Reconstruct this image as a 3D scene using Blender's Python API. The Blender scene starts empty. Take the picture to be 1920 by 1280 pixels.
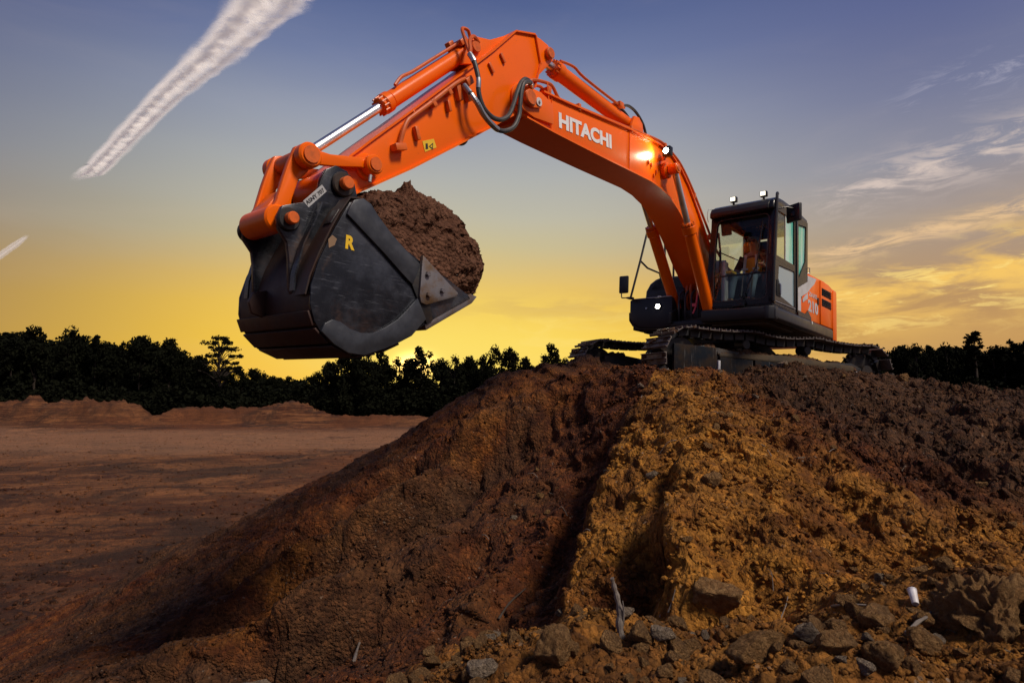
import bpy, bmesh, math, random
import numpy as np
from mathutils import Vector, Matrix, noise as mnoise
R = math.radians
random.seed(7); rng = np.random.default_rng(11)
S = bpy.context.scene
COL = S.collection
CAMZ = 5.2

# ---------------------------------------------------------------- camera, sky, fill light, exposure
cd = bpy.data.cameras.new('camera'); cam = bpy.data.objects.new('camera', cd); COL.objects.link(cam)
cam.location = (0, 0, CAMZ); cam.rotation_euler = (R(90 + 4.17), 0, 0)
cd.sensor_width = 36; cd.lens = 36 * 1166.334 / 1920; cd.clip_start = .05; cd.clip_end = 9000
S.camera = cam
S.view_settings.view_transform = 'Standard'; S.view_settings.look = 'None'
S.view_settings.exposure = 0.0; S.view_settings.gamma = 1; S.view_settings.use_curve_mapping = False
S.render.engine = 'CYCLES'
S.cycles.max_bounces = 6; S.cycles.transparent_max_bounces = 24

def lin(c):
    return tuple(((v / 255) / 12.92 if v / 255 <= .04045 else ((v / 255 + .055) / 1.055) ** 2.4) for v in c)

class NT:
    """small helper to write node graphs"""
    def __init__(s, tree): s.t = tree; s.t.nodes.clear()
    def n(s, typ, **kw):
        nd = s.t.nodes.new(typ)
        for k, v in kw.items():
            if k == 'ins':
                for a, b in v.items():
                    if isinstance(b, bpy.types.NodeSocket): s.t.links.new(b, nd.inputs[a])
                    else: nd.inputs[a].default_value = b
            else: setattr(nd, k, v)
        return nd
    def m(s, op, a, b=0.0, c=None, clamp=False):
        nd = s.t.nodes.new('ShaderNodeMath'); nd.operation = op; nd.use_clamp = clamp
        for i, x in enumerate((a, b) if c is None else (a, b, c)):
            if isinstance(x, bpy.types.NodeSocket): s.t.links.new(x, nd.inputs[i])
            else: nd.inputs[i].default_value = x
        return nd.outputs[0]
    def step(s, x, lo, hi):
        nd = s.t.nodes.new('ShaderNodeMapRange'); nd.interpolation_type = 'SMOOTHSTEP'
        s.t.links.new(x, nd.inputs[0]); nd.inputs[1].default_value = lo; nd.inputs[2].default_value = hi
        return nd.outputs[0]
    def mix(s, f, a, b, mode='MIX'):
        nd = s.t.nodes.new('ShaderNodeMix'); nd.data_type = 'RGBA'; nd.blend_type = mode
        for i, x in ((0, f), (6, a), (7, b)):
            if isinstance(x, bpy.types.NodeSocket): s.t.links.new(x, nd.inputs[i])
            else: nd.inputs[i].default_value = x if i == 0 else (tuple(x) + (1,))[:4]
        return nd.outputs[2]
    def ramp(s, f, stops, interp='LINEAR'):
        nd = s.t.nodes.new('ShaderNodeValToRGB'); cr = nd.color_ramp; cr.interpolation = interp
        while len(cr.elements) < len(stops): cr.elements.new(.5)
        for e, (p, c) in zip(cr.elements, stops): e.position = p; e.color = (tuple(c) + (1,))[:4]
        s.t.links.new(f, nd.inputs[0]); return nd.outputs[0]
    def noise(s, vec, scale, detail=4, rough=.55, dist=0.0, out=0, lac=2.0):
        nd = s.t.nodes.new('ShaderNodeTexNoise'); s.t.links.new(vec, nd.inputs['Vector'])
        nd.inputs['Scale'].default_value = scale; nd.inputs['Detail'].default_value = detail
        nd.inputs['Roughness'].default_value = rough; nd.inputs['Distortion'].default_value = dist
        nd.inputs['Lacunarity'].default_value = lac
        return nd.outputs[out]

def build_world():
    w = bpy.data.worlds.new('World'); S.world = w; w.use_nodes = True
    g = NT(w.node_tree)
    co = g.n('ShaderNodeTexCoord').outputs['Generated']
    sep = g.n('ShaderNodeSeparateXYZ', ins={0: co})
    x, y, z = sep.outputs
    az = g.m('MULTIPLY', g.m('ARCTAN2', x, y), 57.2958)
    el = g.m('MULTIPLY', g.m('ARCSINE', z), 57.2958)
    aez = g.n('ShaderNodeCombineXYZ', ins={0: az, 1: el}).outputs[0]
    # soft warping so that the colour bands are not ruled lines
    wv = g.n('ShaderNodeMapping', ins={'Vector': aez, 'Scale': (.02, .09, 1), 'Rotation': (0, 0, R(-6))}).outputs[0]
    el2 = g.m('ADD', el, g.m('MULTIPLY', g.m('SUBTRACT', g.noise(wv, 1.0, 3), .5), 3.2))
    t = g.m('DIVIDE', g.m('ADD', el2, 2.0), 92.0, clamp=True)
    def rr(L): return [((e + 2) / 92, lin(c)) for e, c in L]
    warm = g.ramp(t, rr([(-1, (252, 176, 34)), (1.5, (252, 188, 46)), (4, (248, 194, 60)), (7, (238, 190, 80)), (9.3, (224, 184, 104)), (11, (208, 182, 130)),
                         (12.8, (194, 182, 150)), (15.5, (184, 181, 168)), (19, (170, 173, 175)), (23, (150, 157, 175)), (28, (112, 125, 162)), (33.5, (78, 95, 142)), (50, (64, 80, 132)), (90, (50, 66, 118))]))
    cool = g.ramp(t, rr([(-1, (206, 158, 96)), (3, (196, 150, 92)), (7, (186, 146, 100)), (10, (176, 148, 122)), (13, (166, 150, 140)), (17, (142, 142, 156)),
                         (22, (118, 123, 152)), (28, (94, 103, 145)), (34, (76, 88, 136)), (50, (60, 74, 124)), (90, (48, 62, 112))]))
    SUNAZ = math.degrees(math.atan2(778 - 960, 1166)); SUNEL = 1.9
    daz = g.m('ABSOLUTE', g.m('SUBTRACT', az, SUNAZ))
    far = g.ramp(t, rr([(-1, (140, 130, 138)), (6, (134, 130, 146)), (14, (122, 126, 152)), (25, (100, 108, 148)), (50, (62, 76, 126)), (90, (48, 62, 112))]))
    sky = g.mix(g.step(daz, 12, 46), warm, g.mix(g.step(daz, 50, 85), cool, far))
    sky = g.mix(g.m('MULTIPLY', g.step(g.m('MULTIPLY', az, -1), 14, 46), .75), sky, g.mix(1.0, sky, (.60, .64, .72), 'MULTIPLY'))   # the sky deepens away from the sunset
    # glow round the sun, which stands behind the trees
    dx = g.m('MULTIPLY', g.m('SUBTRACT', az, SUNAZ), .62); dy = g.m('SUBTRACT', el, SUNEL)
    rad = g.m('SQRT', g.m('ADD', g.m('MULTIPLY', dx, dx), g.m('MULTIPLY', dy, dy)))
    glow = g.m('EXPONENT', g.m('MULTIPLY', rad, -.17))
    sky = g.mix(g.m('MULTIPLY', glow, .88), sky, lin((255, 233, 116)), 'MIX')
    gx = g.m('DIVIDE', g.m('SUBTRACT', az, 1.0), 13.0); gy = g.m('DIVIDE', g.m('SUBTRACT', el, 2.5), 4.2)
    lobe = g.m('EXPONENT', g.m('MULTIPLY', g.m('ADD', g.m('MULTIPLY', gx, gx), g.m('MULTIPLY', gy, gy)), -1.0))
    sky = g.mix(g.m('MULTIPLY', lobe, .55), sky, lin((255, 232, 118)))
    core = g.m('EXPONENT', g.m('MULTIPLY', g.m('MULTIPLY', rad, rad), -1.4))
    sky = g.mix(1.0, sky, g.mix(core, (0, 0, 0), (5.5, 3.2, .9)), 'ADD')
    # cloud bank low on the right, streaky, rising to the right
    cm = g.n('ShaderNodeMapping', ins={'Vector': aez, 'Rotation': (0, 0, R(-11)), 'Scale': (.085, .36, 1), 'Location': (3.1, 1.7, 0)}).outputs[0]
    nz = g.noise(cm, 1.35, 8, .60, .55)
    def bump(v, c, wdt): 
        d = g.m('DIVIDE', g.m('SUBTRACT', v, c), wdt)
        return g.m('EXPONENT', g.m('MULTIPLY', g.m('MULTIPLY', d, d), -1))
    elr = g.m('SUBTRACT', el, g.m('MULTIPLY', g.m('SUBTRACT', az, 28), .16))
    def band(c, w, azlo, azhi, lo, hi, col, k, nn):
        m_ = g.m('MULTIPLY', bump(elr, c, w), g.step(az, azlo, azhi))
        return g.m('MULTIPLY', g.m('MULTIPLY', g.step(nn, lo, hi), m_), k), col
    nz2 = g.noise(g.n('ShaderNodeMapping', ins={'Vector': aez, 'Rotation': (0, 0, R(-14)), 'Scale': (.16, .7, 1)}).outputs[0], 1.2, 9, .68, .9)
    for f, c in (band(6.8, 3.0, 17, 25, .40, .62, lin((246, 198, 104)), 1.0, nz), band(6.4, 2.6, 18, 26, .52, .66, lin((255, 220, 128)), 1.0, nz2),
                 band(15.4, 1.6, 24, 31, .42, .66, lin((214, 196, 186)), .95, nz2), band(10.8, .7, 22, 27, .42, .60, lin((240, 200, 150)), .8, nz2),
                 band(20.5, 1.4, 30, 36, .5, .68, lin((170, 168, 186)), .6, nz2)):
        sky = g.mix(f, sky, c)
    # thin clouds low in the middle, near the sun
    f = g.m('MULTIPLY', g.m('MULTIPLY', g.step(nz2, .42, .68), bump(el, 5.0, 2.4)), g.m('MULTIPLY', bump(az, 6.5, 8.0), .6))
    sky = g.mix(f, sky, lin((255, 224, 120)))
    f = g.m('MULTIPLY', g.m('MULTIPLY', g.step(nz, .45, .6), bump(el, 7.2, 1.2)), g.m('MULTIPLY', bump(az, 5, 10.0), .35))
    sky = g.mix(f, sky, lin((196, 160, 104)))
    # faint veils everywhere
    vm = g.noise(g.n('ShaderNodeMapping', ins={'Vector': co, 'Scale': (1.2, 1.2, 5)}).outputs[0], 2.2, 6, .6, .4)
    sky = g.mix(g.m('MULTIPLY', g.step(vm, .45, .8), .07), sky, lin((206, 190, 180)))
    bg = g.n('ShaderNodeBackground', ins={0: sky, 1: 1.0})
    g.n('ShaderNodeOutputWorld', ins={0: bg.outputs[0]})
build_world()

sl = bpy.data.lights.new('sun', 'SUN'); sun = bpy.data.objects.new('sun', sl); COL.objects.link(sun)  # added fill from the front right; the setting sun itself is in the sky
sl.energy = 3.3; sl.angle = R(14); sl.color = (1.0, .87, .72)
sun.rotation_euler = Vector((-.52, .38, -.75)).to_track_quat('-Z', 'Y').to_euler()  # added fill light, opposite the setting sun

# ---------------------------------------------------------------- helpers
def setp(o, label=None, cat=None, group=None, kind=None):
    if label: o['label'] = label
    if cat: o['category'] = cat
    if group: o['group'] = group
    if kind: o['kind'] = kind
    return o
def empty(name, loc=(0, 0, 0), label=None, cat=None, group=None, mat=None):
    o = bpy.data.objects.new(name, None); COL.objects.link(o)
    if mat is not None: o.matrix_world = mat
    else: o.location = loc
    o.empty_display_size = .2
    return setp(o, label, cat, group)
def link(name, me, mat=None, parent=None):
    o = bpy.data.objects.new(name, me); COL.objects.link(o)
    if mat is not None and not me.materials: me.materials.append(mat)
    if parent: o.parent = parent
    return o
def copy_tree(o, parent=None):
    c = o.copy(); COL.objects.link(c)
    if parent: c.parent = parent
    for ch in list(o.children): copy_tree(ch, c)
    return c

class MB:
    def __init__(s): s.bm = bmesh.new(); s.bev = []
    def poly(s, vs, fs, bevel=True):
        b = [s.bm.verts.new(v) for v in vs]
        out = []
        for f in fs:
            try: out.append(s.bm.faces.new([b[i] for i in f]))
            except ValueError: pass
        if bevel: s.bev += out
        return b
    def box(s, x0, x1, y0, y1, z0, z1, bevel=True):
        v = [(x, y, z) for x in (x0, x1) for y in (y0, y1) for z in (z0, z1)]
        s.poly(v, [(0, 1, 3, 2), (4, 6, 7, 5), (0, 4, 5, 1), (2, 3, 7, 6), (0, 2, 6, 4), (1, 5, 7, 3)], bevel); return s
    def obox(s, c, size, rot=None, bevel=True):
        rot = rot or Matrix.Identity(3); c = Vector(c)
        v = [c + rot @ Vector((x * size[0] / 2, y * size[1] / 2, z * size[2] / 2)) for x in (-1, 1) for y in (-1, 1) for z in (-1, 1)]
        s.poly(v, [(0, 1, 3, 2), (4, 6, 7, 5), (0, 4, 5, 1), (2, 3, 7, 6), (0, 2, 6, 4), (1, 5, 7, 3)], bevel); return s
    def beam(s, a, b, w, h, up=(0, 0, 1), bevel=True):
        a, b = Vector(a), Vector(b); d = (b - a).normalized(); u = Vector(up)
        sd = d.cross(u).normalized(); u = sd.cross(d)
        s.obox((a + b) / 2, ((b - a).length, w, h), Matrix((d, sd, u)).transposed(), bevel); return s
    def prism(s, pts, y0, y1, bevel=True, axis=1):
        n = len(pts)
        def P(a, b, t): return (a, t, b) if axis == 1 else ((t, a, b) if axis == 0 else (a, b, t))
        v = [P(a, b, y0) for a, b in pts] + [P(a, b, y1) for a, b in pts]
        s.poly(v, [tuple(range(n)), tuple(range(2 * n - 1, n - 1, -1))] + [(i, i + n, (i + 1) % n + n, (i + 1) % n) for i in range(n)], bevel); return s
    def ring(s, outer, inner, y0, y1, bevel=False, axis=1):
        n = len(outer)
        def P(a, b, t): return (a, t, b) if axis == 1 else ((t, a, b) if axis == 0 else (a, b, t))
        v = [P(*p, y0) for p in outer] + [P(*p, y0) for p in inner] + [P(*p, y1) for p in outer] + [P(*p, y1) for p in inner]
        f = []
        for i in range(n):
            j = (i + 1) % n
            f += [(i, j, n + j, n + i), (2 * n + i, 3 * n + i, 3 * n + j, 2 * n + j), (i, 2 * n + i, 2 * n + j, j), (n + i, n + j, 3 * n + j, 3 * n + i)]
        s.poly(v, f, bevel); return s
    def strip(s, path, y0, y1, t, bevel=False):
        """slab following an (x,z) path, thickness t on its left-hand side"""
        n = len(path); out = []
        for i, p in enumerate(path):
            a = Vector(path[max(0, i - 1)]); b = Vector(path[min(n - 1, i + 1)]); d = (b - a).normalized()
            out.append((p[0] - d.y * t, p[1] + d.x * t))
        v = [(p[0], y0, p[1]) for p in path] + [(p[0], y1, p[1]) for p in path] + [(p[0], y0, p[1]) for p in out] + [(p[0], y1, p[1]) for p in out]
        f = [(0, n, 3 * n, 2 * n), (n - 1, 3 * n - 1, 4 * n - 1, 2 * n - 1)]
        for i in range(n - 1):
            f += [(i, i + 1, n + i + 1, n + i), (2 * n + i, 3 * n + i, 3 * n + i + 1, 2 * n + i + 1), (i, 2 * n + i, 2 * n + i + 1, i + 1), (n + i, n + i + 1, 3 * n + i + 1, 3 * n + i)]
        s.poly(v, f, bevel); return s
    def tube(s, path, r, seg=8, caps=True, rad=None):
        path = [Vector(p) for p in path]; n = len(path)
        d0 = (path[1] - path[0]).normalized(); u = d0.orthogonal().normalized()
        rings = []
        for i, p in enumerate(path):
            d = (path[min(n - 1, i + 1)] - path[max(0, i - 1)]).normalized()
            u = (u - d * u.dot(d)).normalized(); w = d.cross(u); rr = rad[i] if rad else r
            rings.append([s.bm.verts.new(p + (u * math.cos(2 * math.pi * k / seg) + w * math.sin(2 * math.pi * k / seg)) * rr) for k in range(seg)])
        for a, b in zip(rings, rings[1:]):
            for k in range(seg): s.bm.faces.new((a[k], a[(k + 1) % seg], b[(k + 1) % seg], b[k]))
        if caps: s.bm.faces.new(rings[0][::-1]); s.bm.faces.new(rings[-1])
        return s
    def cyl(s, a, b, r, seg=20, r2=None, cham=0.0):
        a, b = Vector(a), Vector(b); d = (b - a); L = d.length; d.normalize(); r2 = r if r2 is None else r2
        if cham and cham < L / 2:
            pts = [a, a + d * cham, b - d * cham, b]; s.tube(pts, r, seg, True, [r - cham, r, r2, r2 - cham])
        else: s.tube([a, b], r, seg, True, [r, r2])
        return s
    def build(s, name, mat, parent=None, bevel=0.0, sharp=35, smooth=True, seg=2):
        bm = s.bm
        bmesh.ops.recalc_face_normals(bm, faces=bm.faces)
        if bevel and s.bev:
            fs = [f for f in s.bev if f.is_valid]; es = set()
            for f in fs:
                for e in f.edges:
                    if len(e.link_faces) == 2 and e.calc_face_angle(0) > R(28): es.add(e)
            if es: bmesh.ops.bevel(bm, geom=list(es), offset=bevel, segments=seg, affect='EDGES', profile=.5, clamp_overlap=True)
        for f in bm.faces: f.smooth = smooth
        for e in bm.edges:
            if len(e.link_faces) == 2 and e.calc_face_angle(0) > R(sharp): e.smooth = False
        me = bpy.data.meshes.new(name); bm.to_mesh(me); bm.free()
        return link(name, me, mat, parent)

def circle(cx, cz, r, a0=0, a1=360, n=24):
    return [(cx + r * math.cos(R(a0 + (a1 - a0) * i / n)), cz + r * math.sin(R(a0 + (a1 - a0) * i / n))) for i in range(n + (0 if abs(a1 - a0) >= 360 else 1))]
def smooth_path(p, k=4):
    p = [Vector(q) for q in p]; out = []
    for i in range(len(p) - 1):
        a, b, c, d = p[max(0, i - 1)], p[i], p[i + 1], p[min(len(p) - 1, i + 2)]
        for j in range(k):
            t = j / k
            out.append(.5 * ((2 * b) + (c - a) * t + (2 * a - 5 * b + 4 * c - d) * t * t + (3 * b - a - 3 * c + d) * t ** 3))
    out.append(p[-1]); return out

# ---------------------------------------------------------------- materials
def material(name, build):
    m = bpy.data.materials.new(name); m.use_nodes = True; g = NT(m.node_tree)
    b = g.n('ShaderNodeBsdfPrincipled'); g.n('ShaderNodeOutputMaterial', ins={0: b.outputs[0]})
    build(g, b); return m
def objco(g): return g.n('ShaderNodeTexCoord').outputs['Object']
def put(g, b, **kw):
    for k, v in kw.items():
        k = k.replace('_', ' ')
        if isinstance(v, bpy.types.NodeSocket): g.t.links.new(v, b.inputs[k])
        else: b.inputs[k].default_value = (tuple(v) + (1,)) if isinstance(v, tuple) and len(v) == 3 else v
def bumpn(g, h, strength, dist): return g.n('ShaderNodeBump', ins={'Height': h, 'Strength': strength, 'Distance': dist}).outputs[0]

def simple(name, c, rough=.5, metal=0.0, c2=None, scale=6, amt=.6, rvar=.15, bump=0.0, bscale=40, bdist=.004, coat=0.0, spec=.5):
    def f(g, b):
        v = objco(g); n1 = g.noise(v, scale, 7, .62)
        col = g.mix(g.m('MULTIPLY', g.step(n1, .40, .68), amt), c, c2 if c2 else tuple(x * .7 for x in c))
        put(g, b, Base_Color=col, Metallic=metal, Roughness=g.m('ADD', rough - rvar / 2, g.m('MULTIPLY', g.noise(v, scale * 2.3, 5), rvar)), Coat_Weight=coat, Coat_Roughness=.12)
        b.inputs['Specular IOR Level'].default_value = spec
        if bump: put(g, b, Normal=bumpn(g, g.noise(v, bscale, 6, .6), bump, bdist))
    return material(name, f)

def orange(g, b):
    v = objco(g)
    big = g.noise(v, 1.6, 5, .6); fine = g.noise(v, 22, 8, .7)
    col = g.mix(g.m('MULTIPLY', g.step(big, .35, .75), .45), (.90, .142, .0006), (.82, .118, .0006))
    dust = g.m('MULTIPLY', g.step(g.noise(v, 2.6, 10, .76), .52, .78), .26)
    col = g.mix(dust, col, (.40, .15, .03))
    # chips and scuffs
    st = g.noise(g.n('ShaderNodeMapping', ins={'Vector': v, 'Scale': (30, 9, 30)}).outputs[0], 1.0, 5, .7)
    col = g.mix(g.m('MULTIPLY', g.step(st, .665, .73), .7), col, (.10, .035, .015))
    put(g, b, Base_Color=col, Roughness=g.m('ADD', .24, g.m('ADD', g.m('MULTIPLY', fine, .14), g.m('MULTIPLY', dust, .8))), Coat_Weight=.12, Coat_Roughness=.07, Specular_IOR_Level=.25,
        Normal=bumpn(g, g.noise(v, 5, 3), .06, .01))
M = {}
M['orange'] = material('orange_paint', orange)
M['pin'] = simple('pin_orange', (.72, .13, .012), .4, c2=(.3, .08, .02), scale=14, amt=.5)
M['black'] = simple('dark_grey_panel', (.022, .023, .027), .34, c2=(.034, .030, .028), scale=3.5, amt=.5, rvar=.25, bump=.1, bscale=90, bdist=.001, spec=.35)
M['cab'] = simple('cab_black_paint', (.009, .010, .012), .26, c2=(.018, .018, .019), scale=4, amt=.4, rvar=.2, coat=.12, spec=.3)
M['rubber'] = simple('black_rubber', (.035, .036, .040), .55, c2=(.09, .08, .075), scale=20, amt=.5)
M['chrome'] = simple('chrome_rod', (.90, .91, .93), .34, 1.0, c2=(.5, .5, .52), scale=5, rvar=.1)
M['steel'] = simple('grey_fitting', (.42, .44, .47), .35, .8, scale=30)
M['silver'] = simple('silver_panel', (.55, .56, .60), .35, .1, c2=(.36, .36, .38), scale=5, amt=.5)
M['label'] = simple('grey_label', (.42, .43, .45), .5, c2=(.28, .27, .26), scale=30)
M['white'] = simple('white_letter', (.82, .82, .84), .4, c2=(.66, .64, .62), scale=9, amt=.4)
M['yellow'] = simple('yellow_decal', (.82, .52, .02), .4, c2=(.6, .4, .05), scale=20, amt=.3)
M['ink'] = simple('decal_ink', (.02, .02, .02), .5)
M['void'] = simple('dark_slot', (.006, .006, .006), .7)
M['mirror'] = simple('mirror_glass', (.30, .33, .36), .12, .6)
M['mud'] = simple('muddy_steel', (.15, .125, .115), .50, .35, c2=(.075, .042, .022), scale=7, amt=.9, rvar=.3, bump=.5, bscale=26, bdist=.012)
M['frame'] = simple('muddy_frame', (.012, .013, .016), .5, .1, c2=(.040, .023, .012), scale=4.5, amt=.85, rvar=.3, bump=.3, bscale=30, bdist=.006)
M['under'] = simple('dusty_underside', (.065, .042, .020), .85, c2=(.022, .019, .016), scale=3, amt=.8, bump=.3, bscale=14, bdist=.01)
M['seat'] = simple('seat_cloth', (.022, .023, .026), .85)
M['skin'] = simple('skin', (.42, .22, .14), .5, c2=(.36, .17, .10), scale=12)
M['jeans'] = simple('blue_jeans', (.07, .11, .16), .85, c2=(.05, .08, .12), scale=15)
M['shirt'] = simple('dark_shirt', (.09, .04, .03), .85)
M['vest'] = simple('orange_vest', (.95, .40, .04), .7, c2=(.92, .32, .03), scale=9)
M['tape'] = simple('reflective_tape', (.70, .72, .68), .35)
M['helmet'] = simple('grey_cap', (.16, .16, .17), .6)
M['boot'] = simple('tan_boot', (.26, .16, .09), .7)
M['pink'] = simple('pink_ribbon', (.85, .12, .16), .6)
M['hose_red'] = simple('orange_pipe', (.62, .11, .01), .35, c2=(.35, .08, .02), scale=9, amt=.5)
M['plastic'] = simple('white_plastic', (.70, .68, .72), .4, c2=(.5, .45, .42), scale=9)

def bucket_steel(g, b):
    v = objco(g)
    n1 = g.noise(v, 2.6, 7, .65)
    col = g.mix(g.step(n1, .42, .66), (.014, .016, .022), (.055, .062, .080))
    rust = g.step(g.noise(v, 2.2, 8, .7, .4), .52, .70)
    col = g.mix(g.m('MULTIPLY', rust, .55), col, (.085, .040, .024))
    sc = g.noise(g.n('ShaderNodeMapping', ins={'Vector': v, 'Scale': (5, 2, 60), 'Rotation': (0, R(28), 0)}).outputs[0], 1.0, 4, .8)
    scr = g.m('MULTIPLY', g.step(sc, .56, .68), .6)
    col = g.mix(scr, col, (.13, .14, .165))
    put(g, b, Base_Color=col, Metallic=.35, Roughness=g.m('ADD', .27, g.m('MULTIPLY', rust, .3)), Normal=bumpn(g, g.noise(v, 28, 6, .6), .18, .004))
M['bucket'] = material('black_bucket_steel', bucket_steel)
M['rust'] = simple('rusty_brown_steel', (.040, .017, .012), .55, .25, c2=(.028, .024, .024), scale=4, amt=.8, rvar=.3, bump=.2, bscale=30)
M['worn'] = simple('worn_bright_steel', (.19, .18, .19), .38, .5, c2=(.15, .085, .035), scale=7, amt=.9, rvar=.25, bump=.2, bscale=25)

M['plate'] = simple('scuffed_plate', (.036, .040, .050), .36, .35, c2=(.075, .082, .098), scale=5, amt=.7, rvar=.25, bump=.15, bscale=40)
def glass(name, tint, gloss=.10):
    m = bpy.data.materials.new(name); m.use_nodes = True; g = NT(m.node_tree)
    tr = g.n('ShaderNodeBsdfTransparent', ins={0: tint + (1,)}); gl = g.n('ShaderNodeBsdfGlossy', ins={0: (.9, .93, .95, 1), 1: .04})
    fr = g.n('ShaderNodeFresnel', ins={0: 1.5}).outputs[0]
    f = g.m('ADD', g.m('MULTIPLY', fr, .30), gloss * .2, clamp=True)
    mx = g.n('ShaderNodeMixShader', ins={0: f, 1: tr.outputs[0], 2: gl.outputs[0]})
    g.n('ShaderNodeOutputMaterial', ins={0: mx.outputs[0]}); return m
M['glass'] = glass('cab_glass', (.93, .98, .95))
def sky_glass(g, b):
    v = objco(g); n = g.noise(g.n('ShaderNodeMapping', ins={'Vector': v, 'Scale': (9, 1, .8)}).outputs[0], 1.0, 3, .5)
    put(g, b, Base_Color=g.mix(g.step(n, .4, .6), (.16, .72, .60), (.55, .88, .84)), Roughness=.12, Alpha=.72, Specular_IOR_Level=.4, Coat_Weight=.1, Coat_Roughness=.03)  # reflected blue sky painted into the pane colour as streaky teal
M['glass2'] = material('sky_tinted_door_glass', sky_glass)
def frosted(g, b): put(g, b, Base_Color=(.30, .40, .46), Roughness=.14, Specular_IOR_Level=.4, Coat_Weight=.2, Coat_Roughness=.03)
M['glass3'] = material('dusty_door_glass', frosted)

def emis(name, c, s):
    m = bpy.data.materials.new(name); m.use_nodes = True; g = NT(m.node_tree)
    e = g.n('ShaderNodeEmission', ins={0: c + (1,), 1: s}); g.n('ShaderNodeOutputMaterial', ins={0: e.outputs[0]}); return m
M['lamp'] = emis('lit_work_lamp', (1, .93, .78), 22)
M['lamp2'] = emis('lit_cab_lamp', (1, .90, .70), 2.2)

def soil(g, b):
    v = objco(g)
    at = lambda n_: g.n('ShaderNodeAttribute', attribute_name=n_).outputs['Fac']
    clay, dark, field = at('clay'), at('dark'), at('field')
    n1 = g.noise(v, .9, 8, .62); n2 = g.noise(v, 4.5, 9, .68); n3 = g.noise(v, 19, 8, .7)
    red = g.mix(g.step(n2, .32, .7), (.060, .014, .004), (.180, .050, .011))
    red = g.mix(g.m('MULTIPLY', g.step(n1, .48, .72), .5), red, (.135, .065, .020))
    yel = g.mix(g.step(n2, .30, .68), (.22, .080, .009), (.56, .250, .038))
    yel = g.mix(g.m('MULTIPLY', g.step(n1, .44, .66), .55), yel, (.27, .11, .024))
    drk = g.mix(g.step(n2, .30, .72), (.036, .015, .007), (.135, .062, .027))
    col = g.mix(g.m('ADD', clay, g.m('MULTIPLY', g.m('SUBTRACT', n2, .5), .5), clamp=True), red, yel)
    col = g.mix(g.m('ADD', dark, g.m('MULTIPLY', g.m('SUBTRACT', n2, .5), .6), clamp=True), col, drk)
    # the field: long streaks left by machines
    wv_ = g.n('ShaderNodeVectorMath', operation='ADD', ins={0: v, 1: g.n('ShaderNodeVectorMath', operation='SCALE', ins={0: g.n('ShaderNodeTexNoise', ins={'Vector': g.n('ShaderNodeMapping', ins={'Vector': v, 'Scale': (.035, .05, 1)}).outputs[0], 'Scale': 1.0, 'Detail': 3.0}).outputs['Color'], 'Scale': 26.0}).outputs[0]}).outputs[0]
    mp = g.n('ShaderNodeMapping', ins={'Vector': wv_, 'Scale': (.03, .17, 1), 'Rotation': (0, 0, R(3))}).outputs[0]
    s1 = g.noise(mp, 1.0, 9, .66, .5); s2 = g.noise(g.n('ShaderNodeMapping', ins={'Vector': wv_, 'Scale': (.45, 1.5, 1), 'Rotation': (0, 0, R(-4))}).outputs[0], 1.0, 8, .7, .3)
    fc = g.mix(g.step(s1, .40, .60), (.070, .020, .008), (.32, .128, .046))
    fc = g.mix(g.m('MULTIPLY', g.step(s2, .42, .66), .6), fc, (.10, .042, .020))
    fc = g.mix(g.m('MULTIPLY', g.step(g.noise(v, .06, 6, .6), .50, .66), .5), fc, (.20, .085, .030))
    fc = g.mix(g.m('MULTIPLY', g.step(g.noise(v, .16, 10, .72, .8), .44, .58), .8), fc, (.045, .021, .012))
    fc = g.mix(g.m('MULTIPLY', g.step(g.noise(v, 1.4, 9, .72), .56, .70), .5), fc, (.26, .135, .08))
    fc = g.mix(g.m('MULTIPLY', g.step(g.noise(v, .045, 5, .6, 1.0), .44, .60), .55), fc, (.19, .060, .018))
    yy = g.n('ShaderNodeSeparateXYZ', ins={0: wv_}).outputs[1]      # field brightness painted in by distance: paler band far off, darker ground near
    far_pale = g.m('MULTIPLY', g.step(yy, 58, 68), g.m('SUBTRACT', 1.0, g.step(yy, 84, 96)))
    fc = g.mix(g.m('MULTIPLY', far_pale, .55), fc, (.42, .215, .115))
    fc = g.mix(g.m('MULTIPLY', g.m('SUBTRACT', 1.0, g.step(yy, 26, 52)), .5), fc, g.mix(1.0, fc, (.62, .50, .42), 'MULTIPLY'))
    rut = g.m('ABSOLUTE', g.m('SUBTRACT', g.noise(g.n('ShaderNodeMapping', ins={'Vector': wv_, 'Scale': (.03, .16, 1), 'Rotation': (0, 0, R(-7))}).outputs[0], 1.0, 3, .5, 1.2), .5))
    fc = g.mix(g.m('MULTIPLY', g.m('SUBTRACT', 1.0, g.step(rut, .004, .016)), .6), fc, (.030, .013, .008))
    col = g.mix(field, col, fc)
    # crumbs: every grain a little lighter or darker than the next
    vc = g.n('ShaderNodeTexVoronoi', ins={'Vector': g.n('ShaderNodeVectorMath', operation='ADD', ins={0: v, 1: g.n('ShaderNodeVectorMath', operation='SCALE', ins={0: g.n('ShaderNodeTexNoise', ins={'Vector': v, 'Scale': 9.0}).outputs['Color'], 'Scale': .08}).outputs[0]}).outputs[0], 'Scale': 26.0})
    vd = g.n('ShaderNodeTexVoronoi', ins={'Vector': v, 'Scale': 61.0})
    gv = g.n('ShaderNodeSeparateColor', ins={0: vc.outputs['Color']}).outputs[0]
    col = g.mix(.55, col, g.mix(1.0, col, g.ramp(gv, [(0, (.35, .33, .31)), (.6, (.9, .9, .9)), (1, (1.75, 1.65, 1.55))]), 'MULTIPLY'))
    grain = g.m('SUBTRACT', 1.0, g.m('ADD', g.m('MULTIPLY', vc.outputs['Distance'], 1.1), g.m('MULTIPLY', vd.outputs['Distance'], .45)))
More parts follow.
